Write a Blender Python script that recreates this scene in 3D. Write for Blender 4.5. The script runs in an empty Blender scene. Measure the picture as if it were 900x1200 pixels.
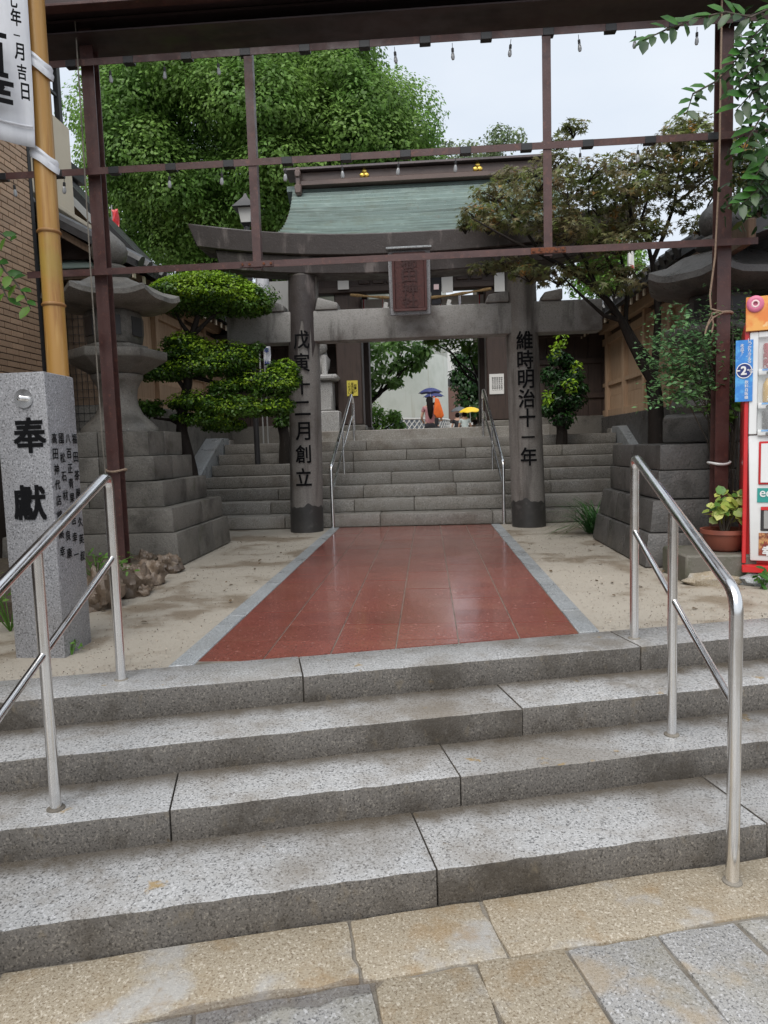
import bpy, bmesh, math, random
import numpy as np
from mathutils import Vector, Matrix, Euler, noise
random.seed(7); rng = np.random.default_rng(7)
S = bpy.context.scene; COL = S.collection
R = math.radians
# ------------------------------------------------------------------ camera
YAW, PITCH, ROLL, FPX = R(3.66), R(-5.26), R(1.75), 830.0
EYE = Vector((0, 0, 1.1))
F_ = Vector((-math.sin(YAW)*math.cos(PITCH), math.cos(YAW)*math.cos(PITCH), math.sin(PITCH)))
R0 = Vector((math.cos(YAW), math.sin(YAW), 0)); U0 = R0.cross(F_)
R_ = R0*math.cos(ROLL) - U0*math.sin(ROLL); U_ = R0*math.sin(ROLL) + U0*math.cos(ROLL)
cd = bpy.data.cameras.new('camera'); cam = bpy.data.objects.new('camera', cd); COL.objects.link(cam)
cd.sensor_fit = 'VERTICAL'; cd.sensor_height = 36; cd.lens = FPX/1200*36; cd.clip_end = 2000; cd.clip_start = .02
M = Matrix((R_, U_, -F_)).transposed().to_4x4(); M.translation = EYE; cam.matrix_world = M
S.camera = cam
# ------------------------------------------------------------------ world, sun, exposure
SUN_EL, SUN_ROT = R(57), R(200)
W = bpy.data.worlds.new('World'); S.world = W; W.use_nodes = True
nt = W.node_tree; nt.nodes.clear()
sky = nt.nodes.new('ShaderNodeTexSky'); sky.sky_type = 'NISHITA'; sky.sun_disc = False
sky.sun_elevation = SUN_EL; sky.sun_rotation = SUN_ROT; sky.dust_density = 4; sky.air_density = 1
tc = nt.nodes.new('ShaderNodeTexCoord'); nz = nt.nodes.new('ShaderNodeTexNoise'); nz.inputs['Scale'].default_value = 3.2; nz.inputs['Detail'].default_value = 5
mp = nt.nodes.new('ShaderNodeMapping'); mp.inputs['Scale'].default_value = (1, 1, 2.5)
rp = nt.nodes.new('ShaderNodeValToRGB'); rp.color_ramp.elements[0].position = .3; rp.color_ramp.elements[1].position = .68
rp.color_ramp.elements[0].color = (3.55, 3.9, 4.35, 1); rp.color_ramp.elements[1].color = (4.1, 4.35, 4.65, 1)
mx = nt.nodes.new('ShaderNodeMix'); mx.data_type = 'RGBA'; mx.inputs[0].default_value = .9
bg = nt.nodes.new('ShaderNodeBackground'); bg.inputs['Strength'].default_value = .1
ow = nt.nodes.new('ShaderNodeOutputWorld'); L = nt.links.new
L(tc.outputs['Generated'], mp.inputs[0]); L(mp.outputs[0], nz.inputs['Vector']); L(nz.outputs['Fac'], rp.inputs[0])
L(sky.outputs[0], mx.inputs[6]); L(rp.outputs[0], mx.inputs[7]); L(mx.outputs[2], bg.inputs['Color']); L(bg.outputs[0], ow.inputs[0])
sd = bpy.data.lights.new('sun', 'SUN'); sd.energy = 1.5; sd.angle = R(60); sd.color = (1, .97, .93)
so = bpy.data.objects.new('sun', sd); COL.objects.link(so)
# sun stands behind the camera to the south-west of the shrine axis
so.rotation_euler = Euler((R(90)-SUN_EL, 0, R(-20)), 'XYZ'); so.location = (0, -5, 20)
vs = S.view_settings; vs.view_transform = 'Standard'; vs.look = 'None'; vs.gamma = 1; vs.exposure = 1.15
S.cycles.max_bounces = 6; S.cycles.transparent_max_bounces = 8

# ------------------------------------------------------------------ helpers
def ray(px, py): return F_ + R_*((px-450)/FPX) - U_*((py-600)/FPX)
def at(px, py, Y):                       # the point seen at a photo pixel, at distance Y up the shrine axis
    r = ray(px, py); return EYE + r*(Y/r.y)
def gz(px, py, z=0.0):                   # the point of a level surface seen at a photo pixel
    r = ray(px, py); return EYE + r*((z-1.1)/r.z)
V = Vector
class MB:
    def __init__(s): s.v = []; s.f = []
    def add(s, vs, fs):
        n = len(s.v); s.v += [tuple(p) for p in vs]; s.f += [tuple(i+n for i in f) for f in fs]; return s
    def box(s, x0, x1, y0, y1, z0, z1):
        return s.add([(x0,y0,z0),(x1,y0,z0),(x1,y1,z0),(x0,y1,z0),(x0,y0,z1),(x1,y0,z1),(x1,y1,z1),(x0,y1,z1)],
                     [(0,3,2,1),(4,5,6,7),(0,1,5,4),(1,2,6,5),(2,3,7,6),(3,0,4,7)])
    def obox(s, c, size, rot=None):
        a = [d/2 for d in size]; m = rot.to_matrix() if rot is not None else Matrix.Identity(3)
        vs = [V(c)+m @ V((x*a[0], y*a[1], z*a[2])) for z in (-1,1) for x,y in ((-1,-1),(1,-1),(1,1),(-1,1))]
        return s.add(vs, [(0,3,2,1),(4,5,6,7),(0,1,5,4),(1,2,6,5),(2,3,7,6),(3,0,4,7)])
    def beam(s, p, q, w, h, up=V((0,0,1))):
        p, q = V(p), V(q); d = (q-p).normalized(); a = d.cross(up).normalized()*(w/2); b = a.cross(d).normalized()*(h/2)
        vs = [e+x*a+y*b for e in (p,q) for x,y in ((-1,-1),(1,-1),(1,1),(-1,1))]
        return s.add(vs, [(0,3,2,1),(4,5,6,7),(0,1,5,4),(1,2,6,5),(2,3,7,6),(3,0,4,7)])
    def prism(s, poly, z0, z1):
        n = len(poly)
        vs = [(x,y,z0) for x,y in poly]+[(x,y,z1) for x,y in poly]
        return s.add(vs, [tuple(range(n))[::-1], tuple(range(n,2*n))]+[(i,(i+1)%n,(i+1)%n+n,i+n) for i in range(n)])
    def extr(s, poly, vec):
        n = len(poly); vec = V(vec)
        vs = [V(p) for p in poly]+[V(p)+vec for p in poly]
        return s.add(vs, [tuple(range(n))[::-1], tuple(range(n,2*n))]+[(i,(i+1)%n,(i+1)%n+n,i+n) for i in range(n)])
    def tube(s, pts, r, n=8, cap=True):
        pts = [V(p) for p in pts]; k = len(pts); rs = r if isinstance(r,(list,tuple)) else [r]*k
        vs = []; fr = None
        for i,p in enumerate(pts):
            d = (pts[min(i+1,k-1)]-pts[max(i-1,0)]).normalized()
            if fr is None: fr = d.orthogonal().normalized()
            fr = (fr-d*fr.dot(d)); fr = fr.normalized() if fr.length > 1e-6 else d.orthogonal().normalized()
            b = d.cross(fr)
            vs += [p+(fr*math.cos(2*math.pi*j/n)+b*math.sin(2*math.pi*j/n))*rs[i] for j in range(n)]
        fs = [(i*n+j, i*n+(j+1)%n, (i+1)*n+(j+1)%n, (i+1)*n+j) for i in range(k-1) for j in range(n)]
        if cap: fs += [tuple(range(n))[::-1], tuple(range((k-1)*n, k*n))]
        return s.add(vs, fs)
    def lathe(s, prof, n, c=(0,0,0), ph=0.0, cap=True):
        vs = [(c[0]+r*math.cos(2*math.pi*j/n+ph), c[1]+r*math.sin(2*math.pi*j/n+ph), c[2]+z) for r,z in prof for j in range(n)]
        k = len(prof)
        fs = [(i*n+j, i*n+(j+1)%n, (i+1)*n+(j+1)%n, (i+1)*n+j) for i in range(k-1) for j in range(n)]
        if cap: fs += [tuple(range(n))[::-1], tuple(range((k-1)*n, k*n))]
        return s.add(vs, fs)
    def ball(s, c, r, nu=12, nv=8, amp=0.0, freq=2.0, seed=0):
        if not isinstance(r,(list,tuple)): r = (r,r,r)
        vs = []; 
        for i in range(nv+1):
            t = math.pi*i/nv
            for j in range(nu):
                d = V((math.sin(t)*math.cos(2*math.pi*j/nu), math.sin(t)*math.sin(2*math.pi*j/nu), math.cos(t)))
                k = 1+amp*(noise.noise(d*freq+V((seed*3.1,seed*1.7,0)))+.35*noise.noise(d*freq*2.7+V((seed,5,0)))+.18*noise.noise(d*freq*7+V((seed,9,0))))
                vs.append((c[0]+d.x*r[0]*k, c[1]+d.y*r[1]*k, c[2]+d.z*r[2]*k))
        fs = [(i*nu+j,(i+1)*nu+j,(i+1)*nu+(j+1)%nu,i*nu+(j+1)%nu) for i in range(nv) for j in range(nu)]
        return s.add(vs, fs)
BASE = {}
def finish(me, mat, smooth=True, bevel=0, seg=1, ang=40):
    bm = bmesh.new(); bm.from_mesh(me)
    bmesh.ops.remove_doubles(bm, verts=bm.verts, dist=1e-5)
    bmesh.ops.recalc_face_normals(bm, faces=bm.faces)
    if bevel:
        es = [e for e in bm.edges if len(e.link_faces)==2 and e.calc_face_angle(0) > R(30)]
        bmesh.ops.bevel(bm, geom=es, offset=bevel, segments=seg, profile=.5, affect='EDGES', clamp_overlap=True)
    bm.to_mesh(me); bm.free()
    if smooth:
        me.polygons.foreach_set('use_smooth', [True]*len(me.polygons)); me.set_sharp_from_angle(angle=R(ang))
    if mat is not None: me.materials.append(mat)
def link(name, me, parent=None, loc=None):
    o = bpy.data.objects.new(name, me); COL.objects.link(o)
    if parent is not None: o.parent = parent; BASE[o.name] = BASE[parent.name]
    else: BASE[o.name] = V((0,0,0))
    return o
def part(name, mb, mat, parent, bevel=0, smooth=True, seg=1, label=None, stuff=False, ang=40):
    b = BASE[parent.name]
    me = bpy.data.meshes.new(name)
    me.from_pydata([(p[0]-b.x, p[1]-b.y, p[2]-b.z) for p in mb.v], [], mb.f)
    finish(me, mat, smooth, bevel, seg, ang)
    o = link(name, me, parent)
    if label: o['label'] = label
    if stuff: o['kind'] = 'stuff'
    return o
def tag(o, label=None, cat=None, group=None, kind=None):
    if label: o['label'] = label
    if cat: o['category'] = cat
    if group: o['group'] = group
    if kind: o['kind'] = kind
    return o
def thing(name, label, cat, loc, group=None):
    o = bpy.data.objects.new(name, None); COL.objects.link(o); o.location = loc; o.empty_display_size = .1
    BASE[o.name] = V(loc); return tag(o, label, cat, group)
def solo(name, mb, mat, loc, label=None, cat=None, group=None, kind=None, bevel=0, smooth=True):
    me = bpy.data.meshes.new(name); loc = V(loc)
    me.from_pydata([(p[0]-loc.x, p[1]-loc.y, p[2]-loc.z) for p in mb.v], [], mb.f)
    finish(me, mat, smooth, bevel)
    o = link(name, me); o.location = loc; BASE[o.name] = loc
    return tag(o, label, cat, group, kind)
def copy_tree(o, parent=None):
    c = o.copy(); COL.objects.link(c); c.parent = parent
    for ch in list(o.children): copy_tree(ch, c)
    return c
def clip(poly, a, b, c):                 # keep the side a*x+b*y >= c of a 2D polygon
    out = []
    for i in range(len(poly)):
        p, q = poly[i], poly[(i+1)%len(poly)]; dp = a*p[0]+b*p[1]-c; dq = a*q[0]+b*q[1]-c
        if dp >= 0: out.append(p)
        if (dp >= 0) != (dq >= 0):
            t = dp/(dp-dq); out.append((p[0]+(q[0]-p[0])*t, p[1]+(q[1]-p[1])*t))
    return out
def rnd(a, b): return random.uniform(a, b)
# ---- materials
def material(name, base, layers=(), rough=.6, rough_noise=None, bump=(), metal=0.0, spec=.5, rand=0.0, island=0.0, transl=None, coat=0.0, obj=False, band=None):
    """layers: (scale, colour, low, high, amount, stretch)   bump: (scale, strength)"""
    m = bpy.data.materials.new(name); m.use_nodes = True; n = m.node_tree.nodes; l = m.node_tree.links.new
    b = n['Principled BSDF']; b.inputs['Metallic'].default_value = metal; b.inputs['Roughness'].default_value = rough
    b.inputs['Specular IOR Level'].default_value = spec; b.inputs['Coat Weight'].default_value = coat; b.inputs['Coat Roughness'].default_value = .08
    if obj: pos = n.new('ShaderNodeTexCoord').outputs['Object']
    else: pos = n.new('ShaderNodeNewGeometry').outputs['Position']
    pos0 = pos
    if rand:                                           # every block is cut from a different piece of stone
        sc_ = n.new('ShaderNodeVectorMath'); sc_.operation = 'ADD'; oi = n.new('ShaderNodeObjectInfo')
        ml = n.new('ShaderNodeMath'); ml.operation = 'MULTIPLY'; ml.inputs[1].default_value = 17.0; l(oi.outputs['Random'], ml.inputs[0])
        l(pos, sc_.inputs[0]); l(ml.outputs[0], sc_.inputs[1]); pos = sc_.outputs[0]
    cur = n.new('ShaderNodeRGB'); cur.outputs[0].default_value = (*base, 1); cur = cur.outputs[0]
    def tex(scale, stretch=None, detail=4):
        t = n.new('ShaderNodeTexNoise'); t.inputs['Scale'].default_value = scale; t.inputs['Detail'].default_value = detail; t.inputs['Roughness'].default_value = .6
        src = pos
        if stretch:
            mpn = n.new('ShaderNodeMapping'); mpn.inputs['Scale'].default_value = stretch; l(pos, mpn.inputs[0]); src = mpn.outputs[0]
        l(src, t.inputs['Vector']); return t.outputs['Fac']
    for ly in layers:
        sc, colr, lo, hi, am = ly[:5]; st = ly[5] if len(ly) > 5 else None
        mr = n.new('ShaderNodeMapRange'); mr.interpolation_type = 'SMOOTHSTEP'
        for i,vv in ((1,lo),(2,hi),(3,0.0),(4,am)): mr.inputs[i].default_value = vv
        l(tex(sc, st, 2 if sc > 60 else 5), mr.inputs[0])
        mi = n.new('ShaderNodeMix'); mi.data_type = 'RGBA'; l(mr.outputs[0], mi.inputs[0]); l(cur, mi.inputs[6]); mi.inputs[7].default_value = (*colr, 1); cur = mi.outputs[2]
    if band:
        vec, lo, hi, colr, am = band
        d = n.new('ShaderNodeVectorMath'); d.operation = 'DOT_PRODUCT'; l(pos0, d.inputs[0]); d.inputs[1].default_value = vec
        ad = n.new('ShaderNodeMath'); ad.operation = 'MULTIPLY_ADD'; l(tex(9, None, 5), ad.inputs[0]); ad.inputs[1].default_value = .16; l(d.outputs['Value'], ad.inputs[2])
        mr = n.new('ShaderNodeMapRange'); mr.interpolation_type = 'SMOOTHSTEP'; l(ad.outputs[0], mr.inputs[0])
        for i,vv in ((1,lo+.08),(2,hi+.08),(3,0.0),(4,am)): mr.inputs[i].default_value = vv
        mi = n.new('ShaderNodeMix'); mi.data_type = 'RGBA'; l(mr.outputs[0], mi.inputs[0]); l(cur, mi.inputs[6]); mi.inputs[7].default_value = (*colr, 1); cur = mi.outputs[2]
    if rand or island:
        src = n.new('ShaderNodeObjectInfo').outputs['Random'] if rand else n.new('ShaderNodeNewGeometry').outputs['Random Per Island']
        a = rand or island
        mr = n.new('ShaderNodeMapRange'); l(src, mr.inputs[0]); mr.inputs[3].default_value = 1-a; mr.inputs[4].default_value = 1+a
        hs = n.new('ShaderNodeHueSaturation'); l(cur, hs.inputs['Color']); l(mr.outputs[0], hs.inputs['Value']); cur = hs.outputs[0]
    l(cur, b.inputs['Base Color'])
    if rough_noise:
        sc, lo, hi = rough_noise[:3]; mr = n.new('ShaderNodeMapRange'); mr.inputs[1].default_value = .35; mr.inputs[2].default_value = .65
        mr.inputs[3].default_value = lo; mr.inputs[4].default_value = hi; l(tex(sc), mr.inputs[0]); l(mr.outputs[0], b.inputs['Roughness'])
    prev = None
    for sc, stg, *st in bump:
        bn = n.new('ShaderNodeBump'); bn.inputs['Strength'].default_value = stg; bn.inputs['Distance'].default_value = .01
        l(tex(sc, st[0] if st else None, 3), bn.inputs['Height'])
        if prev: l(prev, bn.inputs['Normal'])
        prev = bn.outputs[0]
    if prev: l(prev, b.inputs['Normal'])
    if transl:
        tr = n.new('ShaderNodeBsdfTranslucent'); l(cur, tr.inputs[0]); ms = n.new('ShaderNodeMixShader'); ms.inputs[0].default_value = transl
        l(b.outputs[0], ms.inputs[1]); l(tr.outputs[0], ms.inputs[2]); l(ms.outputs[0], n['Material Output'].inputs[0])
    return m
def granite(name, c=(.36,.36,.37), dark=(.07,.07,.075), light=(.62,.62,.63), stain=(.12,.09,.06), st=.5, rough=(.25,.6), rand=.06, fine=120, band=None, extra=()):
    return material(name, c, [(fine, dark, .5, .67, .8), (fine*.8, light, .54, .69, .66, (1.1,.9,1)), (2.2, stain, .48, .74, st), (9, stain, .52, .75, st*.6), *extra],
                    rough_noise=(3, *rough), bump=[(fine*1.1, .25), (25, .15)], rand=rand, band=band)
MT = {}
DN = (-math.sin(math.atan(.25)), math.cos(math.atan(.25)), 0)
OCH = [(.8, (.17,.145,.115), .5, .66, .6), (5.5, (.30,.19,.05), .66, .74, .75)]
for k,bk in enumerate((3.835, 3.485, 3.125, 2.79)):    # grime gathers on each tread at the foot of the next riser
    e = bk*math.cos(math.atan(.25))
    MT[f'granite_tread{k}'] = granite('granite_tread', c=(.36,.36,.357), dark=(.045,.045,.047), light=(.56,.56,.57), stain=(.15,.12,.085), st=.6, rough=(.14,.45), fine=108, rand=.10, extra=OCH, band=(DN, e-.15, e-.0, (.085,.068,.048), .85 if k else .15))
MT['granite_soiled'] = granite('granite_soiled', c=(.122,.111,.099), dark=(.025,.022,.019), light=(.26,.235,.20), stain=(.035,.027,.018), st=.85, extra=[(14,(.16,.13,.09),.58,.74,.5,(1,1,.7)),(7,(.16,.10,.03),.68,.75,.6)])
MT['granite_ochre'] = granite('granite_ochre', c=(.33,.285,.215), dark=(.15,.11,.07), light=(.60,.55,.46), stain=(.25,.18,.10), st=.6, rough=(.22,.5), rand=.07, extra=[(3.1,(.37,.37,.365),.52,.66,.7),(5,(.27,.18,.09),.57,.70,.5),(40,(.2,.16,.11),.55,.7,.4)])
MT['granite_pave'] = granite('granite_pave', c=(.335,.33,.32), stain=(.27,.24,.16), st=.55, rand=.12, rough=(.2,.5), extra=[(3.6,(.36,.29,.20),.54,.68,.7)])
MT['granite_post'] = granite('granite_post', c=(.27,.27,.28), dark=(.055,.055,.06), light=(.5,.5,.52), st=.15, rough=(.35,.6), rand=0, fine=115)
MT['kerb'] = granite('kerb_granite', c=(.30,.32,.33), stain=(.16,.15,.13), st=.4, rough=(.2,.5), rand=.08)
MT['stairs'] = granite('upper_stair_stone', c=(.265,.248,.22), dark=(.10,.09,.08), light=(.44,.43,.40), stain=(.11,.08,.055), st=.55, rough=(.2,.55), rand=.14, fine=90)
MT['torii'] = material('torii_stone', (.27,.26,.245), [(70,(.1,.095,.09),.5,.7,.5), (60,(.36,.35,.34),.55,.7,.5), (5,(.05,.045,.04),.5,.7,.75,(1,1,.22)), (2.3,(.08,.06,.05),.5,.72,.6)], rough_noise=(4,.45,.8), bump=[(60,.3),(9,.3)])
MT['torii_pillar'] = material('torii_pillar_stone', (.20,.185,.17), [(70,(.08,.075,.07),.5,.7,.5), (60,(.33,.32,.30),.56,.7,.5), (4,(.05,.042,.037),.47,.68,.75,(1.6,1.6,.16)), (2.3,(.09,.07,.055),.5,.72,.6)], rough_noise=(4,.4,.75), bump=[(60,.3),(9,.3)])
MT['torii_dark'] = material('torii_dark_stone', (.045,.036,.034), [(5,(.2,.17,.16),.55,.72,.75,(1,1,.3)), (50,(.12,.1,.095),.55,.7,.4)], rough_noise=(4,.4,.75), bump=[(50,.3),(9,.3)])
MT['torii_base'] = material('torii_base_coat', (.04,.038,.036), [(8,(.1,.095,.09),.55,.72,.6),(5,(.02,.02,.02),.5,.7,.6)], rough=.5, bump=[(60,.2)])
MT['lantern'] = material('lantern_stone', (.16,.148,.128), [(70,(.07,.065,.06),.5,.68,.6), (60,(.28,.27,.25),.56,.7,.5), (3,(.045,.04,.034),.46,.7,.75), (6,(.09,.10,.05),.6,.75,.5), (18,(.30,.30,.26),.66,.74,.6)], rough_noise=(4,.4,.8), bump=[(60,.5),(10,.6)], rand=.14)
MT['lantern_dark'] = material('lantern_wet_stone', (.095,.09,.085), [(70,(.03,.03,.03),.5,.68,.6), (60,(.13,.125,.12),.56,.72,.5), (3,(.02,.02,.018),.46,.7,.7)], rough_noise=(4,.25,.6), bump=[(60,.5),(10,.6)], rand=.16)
MT['rock'] = material('rock', (.15,.108,.075), [(4,(.06,.045,.035),.45,.65,.7), (15,(.28,.22,.16),.55,.7,.6), (80,(.08,.07,.06),.5,.7,.4)], rough_noise=(5,.25,.6), bump=[(30,.5),(90,.3)], rand=.15)
MT['sand'] = material('sand', (.37,.335,.28), [(1.3,(.17,.125,.08),.50,.60,.75), (260,(.2,.16,.12),.5,.7,.55), (220,(.48,.44,.38),.55,.7,.4), (6,(.23,.18,.13),.55,.75,.5)], rough_noise=(1.3,.75,.35), bump=[(200,.35),(14,.25)])
MT['soil'] = material('soil', (.06,.045,.03), [(9,(.1,.08,.05),.45,.65,.7)], rough=.9, bump=[(40,.8)])
MT['mortar'] = material('mortar', (.20,.18,.15), [(6,(.06,.05,.04),.45,.65,.6)], rough=.7, bump=[(90,.4)])
MT['tile'] = material('red_path_tile', (.235,.076,.059), [(42,(.50,.30,.26),.62,.69,.8), (70,(.09,.03,.025),.54,.66,.65), (3.5,(.17,.06,.05),.5,.68,.5), (1.6,(.28,.11,.075),.5,.7,.4)], rough_noise=(2.2,.05,.26), bump=[(18,.05,(.4,1,1)),(160,.05)], rand=.10, coat=.25)
MT['steel'] = material('stainless_steel', (.82,.81,.80), [(6,(.58,.56,.54),.5,.7,.5)], metal=1, rough_noise=(9,.14,.26))
MT['maroon'] = material('maroon_paint', (.080,.037,.033), [(6,(.05,.022,.02),.45,.65,.7), (160,(.45,.42,.4),.72,.76,.7), (25,(.17,.07,.05),.55,.7,.5)], rough_noise=(5,.3,.6), bump=[(40,.1)])
MT['maroon_dark'] = material('dark_steel_paint', (.055,.036,.036), [(3,(.02,.014,.015),.45,.65,.7,(.2,1,1)), (9,(.07,.04,.036),.55,.72,.5,(.15,1,1))], rough_noise=(4,.35,.65))
MT['rust'] = material('rust', (.16,.05,.02), [(40,(.05,.025,.02),.45,.6,.8)], rough=.85, bump=[(90,.4)])
MT['black'] = material('black_tape', (.014,.014,.016), rough=.4)
MT['ink'] = material('black_lettering', (.008,.008,.009), rough=.9, spec=.1)
MT['white'] = material('white_plastic', (.72,.72,.72), [(8,(.6,.6,.6),.5,.7,.4)], rough=.35)
MT['cloth'] = material('white_cloth', (.66,.67,.70), [(3,(.52,.53,.57),.45,.65,.6,(2,2,.4))], rough=.8, bump=[(7,.5,(2,2,.5)),(400,.1)])
MT['bamboo'] = material('bamboo', (.40,.215,.055), [(3,(.24,.10,.025),.45,.7,.7,(6,6,.5)), (5,(.50,.31,.11),.5,.7,.6,(8,8,.4)), (2,(.33,.26,.05),.55,.7,.5)], rough=.38, bump=[(60,.12,(1,1,.05))])
MT['bamboo_ring'] = material('bamboo_node', (.25,.12,.035), [(20,(.4,.25,.09),.5,.7,.6)], rough=.5)
MT['wood'] = material('cedar_boards', (.47,.32,.205), [(5,(.34,.21,.12),.45,.7,.7,(6,6,.5)), (1.2,(.46,.33,.22),.5,.7,.5), (12,(.2,.11,.06),.56,.7,.5,(8,8,.3))], rough=.75, bump=[(30,.2,(4,4,.15))], rand=.10)
MT['wood_grey'] = material('weathered_wood', (.17,.115,.075), [(5,(.09,.06,.04),.45,.7,.7,(6,6,.5))], rough=.8, bump=[(30,.2,(4,4,.15))])
MT['gate_wood'] = material('dark_gate_wood', (.05,.031,.024), [(5,(.025,.016,.012),.45,.7,.7,(6,6,.5)), (2,(.07,.045,.034),.55,.72,.5)], rough=.6, bump=[(30,.2,(4,4,.15))])
MT['copper'] = material('green_copper', (.175,.235,.215), [(3,(.12,.16,.135),.45,.7,.7,(1,1,1)), (9,(.30,.38,.35),.54,.7,.55,(.25,1,1)), (1.1,(.13,.15,.10),.5,.7,.5), (26,(.07,.10,.09),.5,.6,.6,(.02,1,1)), (5,(.16,.15,.12),.6,.75,.6,(2,.3,.3))], rough_noise=(3,.25,.55), rand=.15)  # thin dark cross streaks paint in the shadow lines under the copper seams
MT['copper_brown'] = material('brown_copper', (.115,.075,.062), [(3,(.06,.042,.038),.45,.7,.7,(.4,1,1)), (12,(.17,.125,.11),.55,.7,.4,(.2,1,1))], rough_noise=(3,.3,.5))
MT['gold'] = material('gold_leaf', (.85,.58,.12), metal=.9, rough=.28)
MT['brick'] = material('tan_brick', (.50,.335,.22), [(60,(.33,.19,.11),.48,.66,.5), (7,(.5,.34,.23),.5,.7,.5)], rough=.6, bump=[(90,.2)], rand=.16)
MT['brick_joint'] = material('brick_joint', (.05,.036,.028), rough=.9, bump=[(60,.3)])
MT['cream'] = material('cream_render', (.62,.54,.41), [(2,(.52,.44,.33),.45,.7,.6), (4,(.45,.38,.29),.58,.75,.5,(2,2,.2))], rough=.85, bump=[(80,.15)])
MT['sheet'] = material('white_sheet_metal', (.62,.62,.60), [(3,(.5,.49,.46),.5,.7,.6,(2,2,.2))], rough=.5)
MT['darkmetal'] = material('dark_metal', (.03,.029,.03), rough=.5)
MT['glass'] = material('dark_glass', (.05,.06,.065), rough=.05, spec=.8)
MT['rooftile'] = material('dark_roof_tile', (.05,.05,.052), [(7,(.025,.025,.025),.45,.65,.6), (30,(.1,.1,.1),.55,.7,.4)], rough_noise=(5,.25,.55), rand=.15)
MT['plaster'] = material('tower_plaster', (.60,.62,.56), [(1.2,(.47,.5,.43),.45,.7,.6), (3,(.4,.38,.28),.55,.74,.6,(2,2,.12))], rough=.85)
MT['namako'] = material('slate_tile', (.16,.18,.21), [(5,(.1,.115,.14),.45,.65,.6)], rough=.5)
MT['grey_wall'] = material('grey_siding', (.30,.30,.29), [(3,(.2,.2,.19),.5,.7,.6,(2,2,.3))], rough=.7)
MT['red'] = material('red_enamel', (.55,.02,.022), [(5,(.45,.016,.018),.45,.65,.5)], rough=.3, coat=.3)
MT['vwhite'] = material('white_enamel', (.72,.73,.73), [(6,(.62,.63,.63),.5,.7,.4)], rough=.3)
MT['orange'] = material('orange_poster', (.72,.22,.05), [(6,(.8,.45,.12),.45,.6,.7), (14,(.85,.65,.35),.6,.7,.6)], rough=.4)
MT['pink'] = material('pink_icing', (.62,.16,.27), rough=.4); MT['pink_light'] = material('pale_pink', (.8,.6,.6), rough=.4)
MT['blue'] = material('blue_poster', (.04,.22,.6), [(9,(.12,.42,.75),.45,.6,.8), (20,(.5,.68,.85),.6,.7,.6)], rough=.35)
MT['navy'] = material('navy_print', (.015,.03,.16), rough=.4); MT['teal'] = material('teal_print', (.03,.28,.25), rough=.4)
MT['terracotta'] = material('terracotta', (.22,.065,.04), [(8,(.13,.04,.03),.45,.65,.5)], rough=.55)
MT['slab'] = material('mossy_slab', (.12,.11,.09), [(5,(.06,.07,.035),.45,.65,.6), (60,(.2,.19,.17),.55,.7,.5)], rough=.6, bump=[(60,.3)])
MT['bark'] = material('bark', (.024,.019,.016), [(9,(.015,.012,.01),.45,.65,.7,(1,1,.3)), (20,(.06,.05,.04),.58,.7,.5)], rough=.8, spec=.25, bump=[(25,.6,(1,1,.35))])
MT['bark_grey'] = material('grey_bark', (.10,.085,.065), [(9,(.04,.032,.026),.45,.65,.7,(1,1,.3))], rough=.85, bump=[(25,.6,(1,1,.35))])
MT['rope'] = material('hemp_rope', (.30,.22,.16), [(60,(.2,.14,.1),.45,.6,.6)], rough=.9)
MT['straw'] = material('straw_rope', (.30,.20,.09), [(30,(.17,.10,.04),.45,.6,.7)], rough=.9)
MT['paper'] = material('white_paper', (.66,.65,.62), [(5,(.55,.53,.49),.5,.7,.5)], rough=.8)
MT['yellow_sign'] = material('yellow_notice', (.60,.50,.07), rough=.5)
MT['skin'] = material('skin', (.5,.3,.21), rough=.6)
MT['hair'] = material('dark_hair', (.012,.009,.008), rough=.8, spec=.1)
MT['pink_cloth'] = material('pink_shirt', (.42,.20,.21), [(20,(.32,.14,.15),.45,.6,.5)], rough=.85)
MT['orange_cloth'] = material('orange_cloth', (.80,.16,.025), [(9,(.65,.11,.02),.45,.6,.5)], rough=.8)
MT['dark_cloth'] = material('dark_trousers', (.018,.018,.022), rough=.85)
MT['pale_cloth'] = material('pale_shirt', (.55,.62,.60), [(9,(.45,.5,.5),.45,.6,.5)], rough=.85)
MT['navy_cloth'] = material('navy_umbrella', (.035,.045,.16), [(14,(.025,.03,.11),.45,.6,.5)], rough=.55)
MT['grey_cloth'] = material('grey_umbrella', (.10,.11,.12), rough=.6); MT['yellow_cloth'] = material('yellow_umbrella', (.78,.52,.02), [(14,(.7,.42,.02),.45,.6,.5)], rough=.5)
MT['bulb'] = material('clear_bulb', (.45,.46,.47), rough=.08, spec=.8, transl=.35)
def leafmat(name, c, alt, island=.45, transl=.3, rough=.45, sc=1.2, extra=()):
    return material(name, c, [(sc, alt, .42, .62, .8), *extra], island=island, transl=transl, rough=rough, spec=.3)
MT['camphor'] = leafmat('camphor_leaf', (.135,.255,.055), (.215,.345,.08), sc=.55, transl=.52)
MT['camphor_far'] = leafmat('pale_leaf', (.14,.19,.09), (.2,.25,.12), sc=.6)
MT['topiary'] = leafmat('topiary_leaf', (.04,.095,.014), (.075,.155,.018), sc=3, transl=.2, rough=.35)
MT['topiary_new'] = leafmat('topiary_new_leaf', (.22,.38,.022), (.28,.42,.035), sc=3, transl=.35, rough=.4)
MT['maple'] = leafmat('maple_leaf', (.16,.18,.075), (.22,.165,.095), sc=2.2, transl=.4, rough=.35, extra=[(3.1,(.15,.20,.045),.5,.62,.8),(4,(.45,.20,.045),.60,.68,.8)])
MT['camellia'] = leafmat('camellia_leaf', (.018,.05,.016), (.035,.09,.02), sc=4, transl=.15, rough=.25)
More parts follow.
